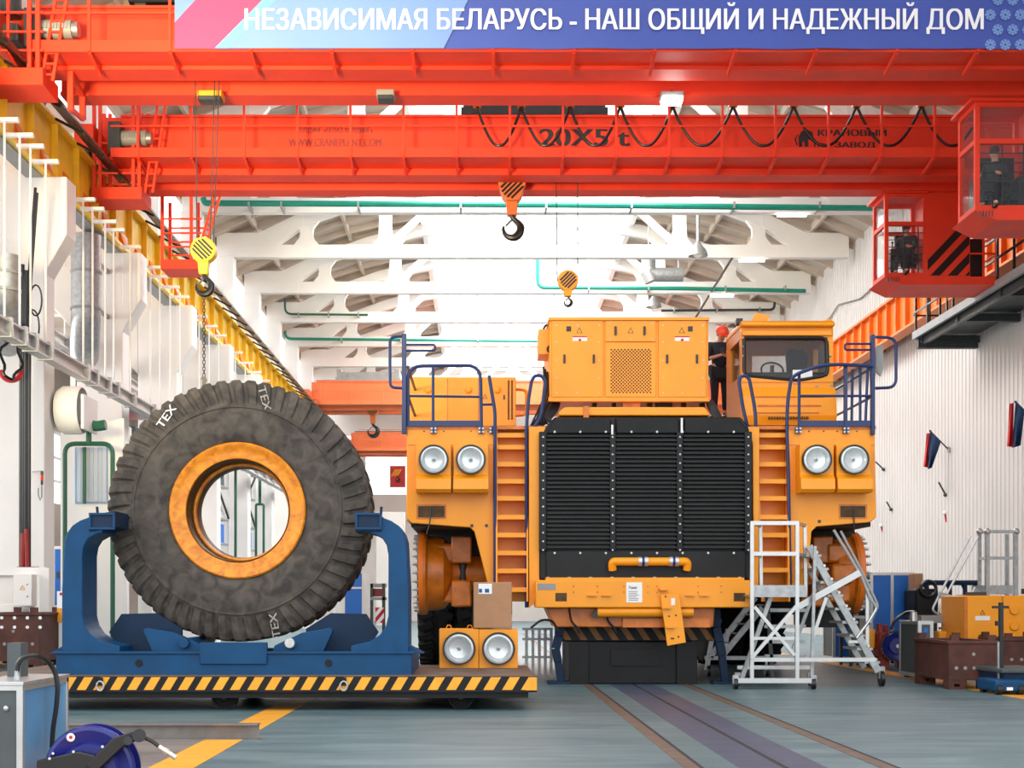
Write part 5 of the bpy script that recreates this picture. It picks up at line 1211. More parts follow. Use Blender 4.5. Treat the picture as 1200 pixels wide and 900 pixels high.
MB().box(X(881,SY), X(936,SY), SY, SYb, Z(699,SY), Z(697,SY)).build('platform', STL, st)
MB().hexa([P(935,699,SY),P(944,698,SY+.5),P(944,686,SY+.5),P(935,686,SY)], [P(935,699,SY)+Vector((.01,.02,0)),P(944,698,SY+.5)+Vector((.01,.02,0)),P(944,686,SY+.5)+Vector((.01,.02,0)),P(935,686,SY)+Vector((.01,.02,0))]).build('toe_plate', GRYP, st)
ap('cross_brace', [(884,711),(931,768)], .05); ap('cross_brace', [(880,772),(933,710)], .05, SY-.05); ap('tie_bar', [(883,748),(931,748)], .045); ap('tie_bar', [(883,773),(1025,773)], .06, SY+.06)
ap('rear_leg', [(903,700),(868,798)], .065, SY+.3, DSTL if False else STL); ap('rear_leg', [(955,640),(951,800)], .045, SY+.35, STL); ap('rear_leg', [(898,690),(906,800)], .055, SYb, DSTL); ap('rear_leg', [(955,690),(928,765)], .05, SYb, STL)
for b in (715, 734, 752, 769): ap('step', [(896,b),(944,b)], .055, SYb, STL)
s0, s1 = P(948,640,22.4), P(1029,787,22.4); MB().bar(s0, s1, .06, .11).build('stair_stringer', STL, st)
MB().bar(s0+Vector((.02,.9,0)), s1+Vector((.02,.9,.02)), .05, .09).build('stair_stringer', STL, st)
for k in range(9):
    c = s0.lerp(s1, (k+.7)/9.4); MB().box(c.x-.13, c.x+.12, 22.42, 23.3, c.z-.02, c.z+.015).build('stair_tread', STL, st)
    MB().cyl((c.x+.03, 22.36, c.z+.05), (c.x+.03, 22.33, c.z+.05), .025, 8).build('stringer_bolt', BOLT, st)
ap('diagonal_strut', [(935,711),(1007,671)], .10, 22.3); ap('diagonal_strut', [(968,700),(952,748)], .05, 22.3)
MB().tube(rnd([P(977,621,22.35), P(1010,676,22.35), P(1020,702,22.35), P(1028,712,22.35), P(1020,726,22.35), P(1004,748,22.35)], .06), .025, 8).build('stair_handrail', ALU, st)
MB().tube(rnd([P(985,622,23.3), P(1011,672,23.3), P(1029,710,23.3), P(1020,730,23.3)], .06), .025, 8).build('stair_handrail', ALU, st)
MB().bar(P(1016,690,22.4), P(1016,772,22.4), .05, .05).bar(P(994,752,22.4), P(1016,752,22.4), .04, .04).build('stair_support', ALU, st)
for a, y, yy in ((857+5,800,SY), (953,800,SY), (864,785,SYb), (950,786,SYb), (1033,793,22.6)):
    r = .09 if a < 1000 else .13; c = Vector((X(a,yy), yy, r))
    o = MB().cyl(c-Vector((.03,0,0)), c+Vector((.03,0,0)), r, 18).build('caster_wheel', BLKG, st); MB().box(c.x-.045, c.x+.045, c.y-.03, c.y+.03, c.z, c.z+r*1.5).build('caster_fork', STL, o)

# second platform stair by the right wall
Y2 = 28.0
t = thing('platform_ladder', 'tall galvanised platform stairs by the right wall behind the yellow machine', 'platform stairs', (X(1165,Y2), Y2, 0))
def a2(name, pts, w=.06, Y=Y2, m=STL):
    b = MB()
    for (a, c), (d, e) in zip(pts, pts[1:]): b.bar(P(a,c,Y), P(d,e,Y), w, w)
    return b.build(name, m, t)
for a in (1148, 1157, 1190): a2('upright', [(a,623),(a,800)], .075 if a != 1148 else .06, Y2 if a != 1148 else Y2+.8)
a2('upright', [(1180,626),(1180,800)], .06, Y2+.8)
for b in (623, 654): a2('guard_bar', [(1155,b),(1193,b)], .06); MB().bar(P(1155,b,Y2), P(1148,b+1,Y2+.8), .05, .05).build('guard_bar', STL, t)
for a in (1148, 1157, 1191): MB().sphere(P(a,623,Y2), .07, 10, 8).build('pipe_joint', BOLT, t)
MB().box(X(1157,Y2), X(1192,Y2), Y2-.02, Y2+.9, Z(696,Y2), Z(686,Y2)).build('platform', STL, t)
for (p, q_) in (((1137,628),(1102,695)), ((1146,629),(1109,697))):
    MB().tube(rnd([P(*p,Y2), P(*q_,Y2), P(q_[0]-10,q_[1]+20,Y2), P(q_[0]-2,q_[1]+26,Y2), P(q_[0]+14,q_[1]+42,Y2)], .1), .026, 8).build('stair_handrail', ALU, t)
MB().bar(P(1146,690,Y2+.3), P(1100,775,Y2+.3), .06, .14).bar(P(1130,705,Y2), P(1100,697,Y2), .05, .12).build('stair_stringer', STL, t)
for k in range(6): c = P(1142-k*7,698+k*13,Y2+.3); MB().box(c.x-.14, c.x+.14, c.y, c.y+.7, c.z-.02, c.z+.02).build('stair_tread', STL, t)

# ------------------------------------------------------------------ equipment along the right side
def panel_cabinet(label, px0, px1, pyt, Y, D, n, body, side=None, sidem=DGRY, topz=None):
    x0, x1, z1 = X(px0,Y), X(px1,Y), Z(pyt,Y)
    t = thing('panel_cabinet', label, 'cabinet', ((x0+x1)/2, Y+D/2, 0)); e = .06
    f = MB()
    for x in (x0, x1-e):
        for y in (Y, Y+D-e): f.box(x, x+e, y, y+e, .05, z1)
    for z in (.05, z1-e): f.box(x0, x1, Y, Y+e, z, z+e).box(x0, x1, Y+D-e, Y+D, z, z+e).box(x0, x0+e, Y, Y+D, z, z+e).box(x1-e, x1, Y, Y+D, z, z+e)
    for i in range(1, n): xm = x0+(x1-x0)*i/n; f.box(xm-e/2, xm+e/2, Y, Y+e, .05, z1)
    f.build('frame', ALU, t, bevel=.004)
    for i in range(n): a = x0+(x1-x0)*i/n; b = x0+(x1-x0)*(i+1)/n; MB().box(a+e*.6, b-e*.6, Y+.015, Y+.03, .1, z1-e).build('front_panel', body, t)
    MB().box(x0+.01, x0+.02, Y+e, Y+D-e, .1, z1-e).build('side_panel', sidem, t); MB().box(x1-.02, x1-.01, Y+e, Y+D-e, .1, z1-e).build('side_panel', sidem, t)
    MB().box(x0+.02, x1-.02, Y+.02, Y+D-.02, z1-.03, z1-.01).build('top_panel', ALU, t)
    for x in (x0+.1, x1-.1): MB().cyl((x, Y+.1, 0), (x, Y+.1, .06), .04, 10).cyl((x, Y+D-.1, 0), (x, Y+D-.1, .06), .04, 10).build('foot', BLKG, t)
    return t, x0, x1, z1
panel_cabinet('tall cabinet with two bright blue panels beside the right wall', 1020, 1071, 671, 30, 1.6, 2, PANB, sidem=GRYP)
panel_cabinet('short cabinet with one blue panel under the stair stringer', 976, 1005, 722, 31.8, .9, 1, PANB)
t, x0, x1, z1 = panel_cabinet('narrow dark grey cabinet left of the rusty crate', 1076, 1094, 728, 24.3, 1.1, 1, DGRY)
MB().box(x0+.10, x0+.17, 24.30, 24.315, z1-.2, z1-.13).build('control_panel', PANB, t); MB().cyl((x0-.02, 24.5, z1), (x0-.02, 24.5, z1+.16), .06, 10).build('hose_fitting', BOLT, t)
# red pump unit with a hose reel
t = thing('pump_unit', 'dark red pump unit carrying a black and blue hose reel', 'pump', (X(1048,28), 28.4, 0))
MB().pbox(1030, 1069, 741, 770, 28, 28.9).build('housing', REDM, t, bevel=.03); 
for a, b, yy in ((1033, 1042, 28), (1062, 1067, 28), (1033, 1042, 28.6), (1062, 1067, 28.6)): MB().box(X(a,28), X(b,28), yy, yy+.2, 0, Z(768,28)).build('leg', REDM, t)
MB().pbox(1030, 1034, 731, 742, 28.2, 28.4).pbox(1038, 1041, 733, 742, 28.2, 28.4).build('lever', REDM, t)
MB().pbox(1014, 1026, 737, 760, 28.2, 28.7).build('yellow_motor', HAZY, t, bevel=.04); MB().cyl(P(1024,748,28.3), P(1032,748,28.3), .1, 14).build('shaft', DSTL, t)
rc2 = P(1050,757,27.85); rr = 16.5*27.85/F
rl = MB().lathe([(.03,-.1),(rr*.55,-.1),(rr*.62,-.06),(rr*.95,-.09),(rr,-.06),(rr*.62,-.03),(rr*.62,.05),(rr,.08),(rr*.5,.1)], rc2, 'y', 36).build('hose_reel', REELB, t)
MB().lathe([(rr*.62,-.05),(rr*.93,-.04),(rr*.93,.06),(rr*.62,.06)], rc2, 'y', 30).build('wound_hose', BLKG, rl); MB().cyl(rc2-Vector((0,.14,0)), rc2-Vector((0,.08,0)), .04, 10).build('hub_bolt', BOLT, rl)
for i in range(26):
    a = 2*PI*i/26; 
cg = MB()
for i in range(26): a = 2*PI*i/26; c = rc2+Vector((rr*1.0*math.cos(a), -.02, rr*1.0*math.sin(a))); cg.box(c.x-.025, c.x+.025, c.y-.03, c.y+.03, c.z-.025, c.z+.025)
cg.build('rim_cleats', BLKG, rl)
tag(MB().tube(rnd([P(1044,738,27.9), P(1048,727,27.9), P(1062,717,27.9), P(1072,717,27.7), P(1076,728,25)], .4), .03, 8).build('air_hose', BLKG), 'black hose looping from the red pump unit up past the tall blue cabinet', 'hose')
# rusty steel crates
def crate(label, px0, px1, pyt, pyb, Y, D, grp='rusty steel crates'):
    z0 = 0; x0, x1 = X(px0,Y), X(px1,Y); z1 = Z(pyt,Y); zb = Z(pyb,Y)
    t = thing('steel_crate', label, 'crate', ((x0+x1)/2, Y+D/2, 0), grp)
    b = MB(); e = .05
    b.box(x0, x1, Y, Y+e, zb, z1).box(x0, x1, Y+D-e, Y+D, zb, z1).box(x0, x0+e, Y, Y+D, zb, z1).box(x1-e, x1, Y, Y+D, zb, z1).box(x0, x1, Y, Y+D, zb, zb+e)
    b.box(x0-.02, x1+.02, Y-.02, Y+.03, z1-.05, z1).box(x0-.02, x1+.02, Y+D-.03, Y+D+.02, z1-.05, z1).box(x0-.02, x0+.03, Y, Y+D, z1-.05, z1).box(x1-.03, x1+.02, Y, Y+D, z1-.05, z1)
    b.build('bin', RUST, t, bevel=.01)
    for x in (x0, x1-.26):
        for y in (Y, Y+D-.26):
            MB().box(x, x+.08, y, y+.26, 0, zb).box(x+.18, x+.26, y, y+.26, 0, zb).box(x, x+.26, y, y+.26, zb-.06, zb).box(x, x+.26, y, y+.26, 0, .04).build('foot', RUST, t)
    h = MB()
    for i in range(5): h.cyl((x0+(x1-x0)*(.15+.18*i), Y-.006, (z1+zb)/2-.12), (x0+(x1-x0)*(.15+.18*i), Y+.01, (z1+zb)/2-.12), .03, 10)
    h.cyl((x0+(x1-x0)*.5, Y-.006, (z1+zb)/2+.1), (x0+(x1-x0)*.5, Y+.01, (z1+zb)/2+.1), .028, 10)
    h.build('hole', PAPER if False else GRYP, t)
    for x in (x0+.04, x1-.16):
        for y in (Y, Y+D-.08): MB().box(x, x+.12, y, y+.07, z1, z1+.09).build('stacking_lug', RUST, t)
    return t
crate('nearest rusty brown steel crate on feet, right of the narrow dark grey cabinet', 1112, 1170, 751, 797, 21.7, 1.7)
crate('rusty brown steel crate farther back at the right picture edge', 1176, 1240, 748, 782, 24.6, 1.2)
# yellow machine, with two round covers
MYY = 25.8
t = thing('yellow_machine', 'yellow box-shaped machine with two round covers behind the rusty crates', 'machine', (X(1165,MYY), MYY+.7, 0))
MB().pbox(1130, 1230, 698, 779, MYY, MYY+1.3).build('body', YEL2 if False else YEL, t, bevel=.02)
MB().pbox(1130, 1134, 699, 778, MYY-.01, MYY).pbox(1174, 1176, 699, 778, MYY-.012, MYY).build('panel_seam', YEL2, t)
for b in (715, 733.5): MB().lathe([(.001,-.05),(.075,-.05),(.09,-.03),(.09,0)], P(1188,b,MYY), 'y', 24).build('round_cover', YEL, t)
MB().pbox(1143, 1160, 722, 727, MYY-.012, MYY-.002).build('warning_label', PAPER, t); MB().tube([P(1149,720,MYY-.01), P(1151.5,715,MYY-.01), P(1154,720,MYY-.01)], .008, 5, True).build('warning_triangle', INK, t)
MB().pbox(1147, 1153, 744, 750, MYY-.01, MYY).build('keyhole_plate', RUSTSHADE, t); MB().pbox(1138, 1156, 694, 698, MYY+.3, MYY+.6).build('top_fitting', DSTL, t); MB().cyl(P(1203,696,MYY+.5), P(1203,690,MYY+.5), .1, 12).build('top_valve', DSTL, t)
# dark machine + blue pipe frame in the gap
t = thing('dark_engine', 'black engine block on a stand right of the tall blue cabinet', 'engine', (X(1086,29), 29.5, 0))
MB().pbox(1073, 1100, 690, 722, 29, 29.8).build('block', BLK, t, bevel=.05); MB().pbox(1071, 1082, 672, 692, 29.2, 29.6).build('cover', CARD, t, bevel=.03)
MB().tube([P(1088,690,28.95)+Vector((.16*math.cos(a), 0, .16*math.sin(a))) for a in [2*PI*i/16 for i in range(16)]], .04, 8, True).build('belt_ring', BLKG, t)
MB().pbox(1074, 1078, 720, 780, 29, 29.1).pbox(1094, 1098, 720, 780, 29, 29.1).pbox(1074, 1078, 720, 779, 29.6, 29.7).pbox(1072, 1102, 720, 724, 29, 29.8).build('stand', DSTL, t)
t = thing('pipe_rack', 'low dark blue pipe rack along the right wall behind the galvanised stairs', 'rack', (X(1115,31), 31, 0))
MB().cyl(P(1083,683,31), P(1147,683,31), .06, 10).build('top_pipe', BLUD, t)
for a in (1086, 1113, 1131, 1145): MB().cyl(P(a,683,31), (X(a,31), 31, 0), .05, 10).build('post', BLUD, t); MB().tube(rnd([P(a-5,683,31), P(a-1,690,31), P(a,700,31)], .2), .03, 6).build('gusset_or_shade', BLUD, t)
t = thing('workbench', 'grey workbench with clamps behind the narrow grey cabinet', 'bench', (X(1105,27), 27.3, 0))
MB().pbox(1080, 1124, 722, 730, 27, 27.8).build('bench_top', GRYP, t); MB().pbox(1082, 1086, 730, 787, 27, 27.1).pbox(1118, 1122, 730, 787, 27, 27.1).pbox(1082, 1086, 730, 785, 27.7, 27.8).pbox(1118, 1122, 730, 785, 27.7, 27.8).build('leg', GRYP, t)
MB().pbox(1100, 1112, 740, 750, 26.8, 27.3).build('yellow_clamp', HAZY, t, bevel=.02); MB().cyl(P(1108,744,26.9), P(1116,744,26.9), .13, 14).build('vice', DSTL, t); MB().pbox(1083, 1122, 765, 768, 27.05, 27.75).build('shelf', GRYP, t)
# parts rack between the hub and the tall blue cabinet
t = thing('parts_rack', 'open rack of steel parts between the right wheel hub and the tall blue cabinet', 'rack', (X(1008,29.3), 29.7, 0))
for a in (997, 1017):
    for dy in (0, .8): MB().bar((X(a,29.3), 29.3+dy, 0), (X(a,29.3), 29.3+dy, Z(676,29.3)), .06, .06).build('rack_post', DSTL, t)
for b in (684, 704, 722, 745): MB().pbox(997, 1017, b, b+2.5, 29.3, 30.1).build('shelf', ORGD if b == 704 else STL, t)
for b, a, m_ in ((683, 1001, RUSTSHADE), (683, 1008, BLK), (703, 1004, GRYP), (703, 1012, DSTL), (721, 1002, GRYP), (721, 1010, BLK)):
    tag(MB().cyl(P(a,b,29.6), P(a,b-7,29.6), .09, 12, .07).build('machine_part', m_), 'small %s machine part standing on the %s of the parts rack' % ({RUSTSHADE:'rusty',BLK:'black',GRYP:'grey',DSTL:'dark steel'}[m_], {683:'top shelf',703:'orange shelf',721:'third shelf'}[b]), 'machine part', 'parts on the open rack')
# blue hand pallet truck
HY = 20.4
t = thing('hand_truck', 'small blue hand truck with an upright T-handle at the right edge', 'hand truck', (X(1190,HY), HY+.4, 0))
MB().pbox(1167, 1204, 797, 811, HY, HY+.8).build('chassis', BLU, t, bevel=.04); MB().pbox(1180, 1187, 805.5, 809, HY-.01, HY).build('maker_plate', LET, t)
MB().pbox(1174, 1230, 784, 789, HY+.2, HY+1.4).build('load_plate', DGRY, t, bevel=.02)
MB().pbox(1177, 1228, 789, 797, HY+.25, HY+1.3).build('lift_frame', BLUD, t)
MB().bar(P(1173,706,HY+.4), P(1173,797,HY+.4), .055, .055).bar(P(1163,711.5,HY+.4), P(1182,711.5,HY+.4), .035, .035).build('t_handle', BLKG, t); MB().bar(P(1170,752,HY+.4), P(1170.5,797,HY+.4), .03, .03).build('hydraulic_rod', STL, t); MB().pbox(1168, 1172, 728, 733, HY+.38, HY+.44).build('handle_clip', BLKG, t)
for a in (1170, 1195):
    for dy in (.05, .65): MB().cyl((X(a,HY)-.02, HY+dy, .085), (X(a,HY)+.06, HY+dy, .085), .085, 16).build('wheel', BLKG, t)

# ------------------------------------------------------------------ barrier and stairs behind the truck
t = thing('crowd_barrier', 'grey metal barrier standing behind the cart end, left of the blue jack stand', 'barrier', (X(630,25), 25, 0))
YB_ = 25.0
for b in (737, 749, 770): MB().bar(P(612,b,YB_), P(648,b,YB_), .04, .04).build('cross_bar', STL, t)
for a in (617, 624.5, 632, 639, 646): MB().bar(P(a,737,YB_), (X(a,YB_), YB_, .05), .05, .05).build('upright', STL, t)
for a in (617, 646): MB().box(X(a,YB_)-.03, X(a,YB_)+.03, YB_-.3, YB_+.3, 0, .05).build('foot', STL, t)
t = thing('step_frame', 'grey rolling step frame under the truck behind the right jack stand', 'step ladder', (X(870,25.5), 25.5, 0)); YK = 25.5
MB().bar(P(826,771,YK), P(903,771,YK), .07, .07).build('base_bar', STL, t)
for p, q_ in (((836,737),(828,785)), ((853,737),(846,785)), ((832,770),(885,700)), ((845,770),(893,712))): MB().bar(P(*p,YK), P(*q_,YK), .07, .1).build('stair_stringer', STL, t)
for k in range(6): MB().bar(P(840+k*8.5,764-k*11,YK-.05), P(848+k*8.5,764-k*11,YK+.5), .16, .03).build('stair_tread', ALU, t)
for a in (830, 846, 880, 898): MB().cyl((X(a,YK)-.03, YK, .11), (X(a,YK)+.03, YK, .11), .11, 14).build('caster_wheel', BLKG, t); MB().bar((X(a,YK), YK, .11), (X(a,YK), YK, Z(771,YK)), .04, .04).build('caster_fork', STL, t)

# ------------------------------------------------------------------ right wall: catwalk, flags, sticks
t = thing('catwalk', 'dark steel catwalk with railings bracketed to the right wall', 'catwalk', (13.2, 27, H+7.5))
zc = H+7.66; xo = 12.35
ycw0, ycw1 = 18.0, 39.2
MB().box(xo+.1, RWR-.05, ycw0, ycw1-.05, zc-.02, zc+.03).build('grating', DSTL, t)
MB().box(xo, xo+.08, ycw0, ycw1, zc-.14, zc+.06).build('edge_channel', GRYP, t); MB().box(xo+.2, xo+.3, ycw0, ycw1, zc-.32, zc-.02).build('support_beam', DSTL, t)
for y in (21, 25, 29, 33, 36, 38.9): MB().box(xo+.15, RWR-.05, y-.08, y+.08, zc-.28, zc-.08).build('bracket', DSTL, t)
MB().box(xo+.1, RWR-.05, ycw1-.25, ycw1-.05, zc-.42, zc-.1).build('end_beam', DSTL, t)
y = ycw0+.4
while y <= ycw1: MB().bar((xo+.04, y, zc), (xo+.04, y, zc+1.1), .05, .05).build('railing_post', BLKG, t); y += 1.03
for z in (zc+1.1, zc+.6): MB().bar((xo+.04, ycw0, z), (xo+.04, ycw1, z), .045, .045).build('handrail', BLKG, t)
for z in (zc+1.1, zc+.55): MB().bar((xo+.04, ycw1, z), (RWR-.3, ycw1, z), .045, .045).build('end_rail', BLKG, t)
for x in (xo+.5, xo+1.0): MB().bar((x, ycw1, zc), (x, ycw1, zc+1.1), .045, .045).build('railing_post', BLKG, t)
def wallY(px): return RWR*F/(px-CX)
def flag(label, base, tip, cl_red, cl_blue):
    Yw = wallY(base[0])
    b = Vector((RWR-.06, Yw, Z(base[1],Yw))); yt = Yw+.1; xt = X(tip[0], yt); tp_ = Vector((xt, yt, Z(tip[1],yt)))
    t = thing('flag', label, 'flag', tuple(b), 'flags on the right wall')
    MB().cyl(b, tp_, .022, 8).sphere(tp_, .035).build('flagpole', DSTL, t)
    MB().box(RWR-.09, RWR-.045, b.y-.06, b.y+.06, b.z-.08, b.z+.08).build('wall_bracket', STL, t)
    for nm, pts, m_, dy in (('red_cloth', cl_red, FLR, .05), ('blue_cloth', cl_blue, FLB, -.03)):
        mb = MB(); n = 14; vs = []
        for i in range(n+1):
            u = i/n
            for k in range(7):
                v = k/6; l = [pts[0][j]*(1-u)+pts[3][j]*u for j in (0, 1)]; r = [pts[1][j]*(1-u)+pts[2][j]*u for j in (0, 1)]
                a, b_ = l[0]*(1-v)+r[0]*v, l[1]*(1-v)+r[1]*v
                yy = Yw+dy+.07*math.sin(v*9+u*2.5)*(.3+u); q0 = P(a, b_, yy); vs.append(q0)
        fs = [(i*7+k, i*7+k+1, (i+1)*7+k+1, (i+1)*7+k) for i in range(n) for k in range(6)]
        o = len(vs); mb.add(vs+[v+Vector((.006,.012,0)) for v in vs], fs+[tuple(o+i for i in f[::-1]) for f in fs]); mb.build(nm, m_, t)
flag('red and blue flag hanging on the right wall, whole, near the truck mirror loop', (1114, 527), (1090, 505), [(1086,508),(1091,507),(1088,548),(1082,547)], [(1090,505),(1103,517),(1092,548),(1087,550)])
flag('red and blue flag on the right wall cut by the picture edge', (1212, 490), (1190, 471), [(1183,473),(1188,472),(1187,524),(1180,523)], [(1190,471),(1201,480),(1196,522),(1186,525)])
for (a, b), (c, d), lab in (((1110,580),(1100,565),'thin bare stick fixed on the right wall below the whole flag'), ((1037,550),(1026,541),'thin bare rod on the right wall just outside the right headlamps'), ((1109,601),(1109,612),'small dark red tassel stick hanging low on the right wall'), ((1034,616),(1034,623),'tiny red tag hanging on the wall beside the right truck wing'), ((1046,597),(1039,588),'short dark rod on the right wall beside the right marker recess')):
    Yw = wallY(a); m_ = FLR if 'red' in lab else DSTL
    t = thing('wall_rod', lab, 'rod', (RWR-.05, Yw, Z(b,Yw))); MB().bar((RWR-.05, Yw, Z(b,Yw)), P(c, d, Yw), .04, .04).build('rod', m_, t); MB().sphere((RWR-.06, Yw, Z(b,Yw)), .06, 10, 8).build('knob', DSTL if 'red' not in lab else LET, t)
cbl = [Vector((RWR-.08, Y_, Z(b,Y_))) for a, b in ((1040,325),(1010,350),(985,357),(975,372),(960,384)) for Y_ in (wallY(a),)]
tag(MB().tube(cbl, .03, 6).build('wall_cable', GRYP), 'thin grey cable sagging along the upper right wall by the runway beam', 'cable')

# ------------------------------------------------------------------ left aisle
# suspended monorail track with hanger rods
mx0 = -6.9
def zline(y0, py0): return None
def monorail(label, xm, z, y0, y1, rods, ztop):
    t = thing('monorail_track', label, 'monorail track', (xm, (y0+y1)/2, z))
    MB().box(xm-.11, xm+.11, y0, y1, z-.03, z).box(xm-.11, xm+.11, y0, y1, z+.22, z+.25).box(xm-.015, xm+.015, y0, y1, z, z+.22).build('track_beam', GRYP if False else mat('track_pale_grey', (206, 200, 196), .5, 0, .05, 2), t)
    y = y0+.3; 
    for y in rods:
        MB().cyl((xm, y, z+.25), (xm, y, ztop), .022, 6).build('hanger_rod', WHT, t)
        MB().box(xm-.25, xm+.25, y-.05, y+.05, ztop-.06, ztop).build('hanger_tee', WHT, t)
        MB().box(xm-.14, xm+.14, y-.06, y+.06, z-.05, z+.3).build('hanger_clamp', STL, t)
    return t
monorail('pale grey suspended track running down the left aisle in front of the columns', -8.5, H+4.75, 18, 62, [22.9, 24.3, 25.1, 25.7, 26.6, 29.1, 29.8, 30.8, 31.5, 33, 35, 36, 37.2, 38.4, 41, 42.5, 44, 47, 49, 51, 53, 55], H+8.6)
monorail('second pale suspended track behind the white columns, higher than the first', -10.7, H+6.5, 22, 60, [25, 27, 31, 35, 37, 41, 43, 47, 53], H+11.5)
# black cable riser on the first column
t = thing('cable_riser', 'thick black vertical cable bundle beside the first white column', 'cable bundle', (X(29,26), 26, 0)); YR = 26.6
for k, (dx, top) in enumerate(((-4, 318), (-1.5, 330), (1, 325), (3.5, 330), (5.5, 336))):
    MB().tube(rnd([P(29+dx+(9 if k > 2 else 1), top-(110 if k > 2 else 8), YR), P(29+dx+1, top, YR), P(29+dx,470,YR), P(29+dx,664,YR)], .3), .048 if k < 3 else .03, 8).build('black_cable', BLKG, t)
MB().tube([P(27,625,YR-.08), P(26,664,YR-.08)], .05, 8).tube([P(31,620,YR-.08), P(32,664,YR-.08)], .05, 8).build('red_cable', REDM, t)
MB().tube([P(38+8*math.cos(a),383+20*math.sin(a),YR-.1) for a in [2*PI*i/20 for i in range(20)]], .018, 6, True).tube([P(42+7*math.cos(a),352+18*math.sin(a),YR-.1) for a in [2*PI*i/20 for i in range(20)]], .018, 6, True).build('cable_loop', BLKG, t)
MB().pbox(20, 40, 664, 668, YR, YR+.3).build('tray', GRYP, t); MB().bar(P(29,664,YR+.15), (X(29,YR), YR+.15, 0), .1, .1).build('tray_leg', GRYP, t)
tag(MB().tube([P(13+11*math.cos(a)+.6*math.sin(3*a),420+24*math.sin(a),26)+Vector((0,.12*math.sin(5*a),0)) for a in [4*PI*i/48 for i in range(49)]], .03, 6).build('coiled_hose', BLKG), 'black coiled hose hanging at the left picture edge', 'hose')
tag(MB().tube([P(13+12*math.cos(a),434+12*math.sin(a),26.2) for a in [PI*i/16 for i in range(17)]], .05, 6).build('coiled_hose', FLR), 'orange-red hose loop hanging under the black coil at the left edge', 'hose')
# white electric box and its frame
t = thing('electric_box', 'white electric box with a warning triangle on the left edge frame', 'electric box', (X(27,25), 25, Z(710,25))); YE = 25
MB().pbox(16, 37, 673, 710, YE, YE+.3).build('box_body', WHT, t, bevel=.01); MB().tube([P(23.5,691,YE-.01), P(26,686,YE-.01), P(28.5,691,YE-.01)], .008, 5, True).build('warning_triangle', HAZY, t)
for b in (685, 699): MB().cyl(P(32,b,YE-.015), P(32,b,YE), .012, 8).build('lock', DSTL, t)
t = thing('work_frame', 'white steel frame with a bin shelf at the left picture edge', 'frame', (X(30,25.4), 25.4, 0)); YQ = 25.3
MB().pbox(-30, 54, 665, 674, YQ, YQ+.15).pbox(47, 57, 666, 795, YQ, YQ+.15).pbox(-30, 40, 709, 713, YQ+.05, YQ+.15).build('frame_bars', WHT, t); MB().pbox(-30, 40, 674, 709, YQ+.08, YQ+.12).build('back_panel', GRYP if False else WHTC, t)
for yy in (0, .8): MB().box(X(-28,YQ), X(-22,YQ), YQ+yy, YQ+yy+.1, 0, Z(674,YQ)).build('leg', WHT, t)
crate('rusty brown steel crate at the left picture edge below the white electric box', -15, 46, 718, 775, 23.6, 1.3)
crx = [o for o in bpy.data.objects if o.name.startswith('steel_crate')][-1]
hb = MB()
for j in range(2):
    for i in range(4): hb.cyl(P(2+i*17-2*i,724+j*11,23.58), P(2+i*17-2*i,724+j*11,23.6), .03, 8)
hb.build('hole', LET, crx)
t = thing('yellow_motor', 'yellow and black motor lying at the left edge before the rusty crate', 'motor', (X(3,21.2), 21.2, 0)); c0 = Vector((X(-14,21.2), 21.2, .3))
MB().cyl(c0, Vector((X(1,21.2), 21.2, .3)), .17, 18).build('housing', HAZY, t); MB().cyl(Vector((X(1,21.2), 21.2, .3)), Vector((X(9,21.2), 21.2, .3)), .14, 18).build('fan_cover', BLKG, t); MB().box(X(-14,21.2), X(2,21.2), 21.05, 21.35, 0, .16).build('foot', BLKG, t)
# round wall fan on its bracket
t = thing('duct_fan', 'round industrial fan head on a green pipe stand left of the tyre', 'fan', (X(88,28), 28, Z(480,28))); Yf_ = 28.4
MB().lathe([(.10,-.45),(.42,-.42),(.50,-.30),(.50,.02),(.47,.08)], P(93,481,Yf_), 'x', 28).build('fan_housing', WHT, t)
MB().lathe([(.40,-.445),(.2,-.40),(.001,-.38)], P(93,481,Yf_), 'x', 24).build('fan_blades', RUSTSHADE, t); MB().pbox(95, 98, 462, 502, Yf_-.5, Yf_+.5).build('mount_plate', WHT, t)
gm = MB()
for r in (.2, .34, .48): gm.tube([P(76,481,Yf_)+Vector((-.12*(.5-r), r*math.cos(a), r*math.sin(a))) for a in [2*PI*i/24 for i in range(24)]], .012, 5, True)
for k in range(8): a = 2*PI*k/8; gm.bar(P(74,481,Yf_), P(76,481,Yf_)+Vector((0, .48*math.cos(a), .48*math.sin(a))), .014, .014)
gm.build('guard_grille', STL, t); MB().cyl(P(58,481,Yf_), P(74,481,Yf_), .09, 12).build('motor', DSTL, t)
MB().tube(rnd([P(97,492,Yf_+.2), P(110,500,Yf_+.2), P(124,498,Yf_+.2)], .1), .11, 10).build('duct_arm', DGRN, t)
# green pipe goalposts around white booth panels
def green_goal(label, Y, xl, xr, pyb, pyt, pmid):
    t = thing('green_pipe_arch', label, 'pipe', (X((xl+xr)/2,Y), Y, 0), 'green pipe arches'); 
    MB().tube(rnd([(X(xl,Y), Y, .02), P(xl,pyb,Y), P((xl+xr)/2,pyb,Y), P(xr,pyb,Y), (X(xr,Y), Y, .02)], .22), .05, 8).build('pipe_arch', DGRN, t); MB().cyl(P((xl+xr)/2,pyb,Y), P((xl+xr)/2,pyt,Y), .06, 8).build('riser', DGRN, t)
green_goal('dark green pipe arch left of the tyre under the round fan', 28.9, 76, 132, 520, 500, 0)
green_goal('dark green pipe arch farther down the aisle, seen through the tyre', 48.6, 244, 276, 545, 500, 0)
green_goal('second dark green pipe arch farther down the aisle, seen right in the tyre hole', 55, 300, 309, 591, 545, 0)
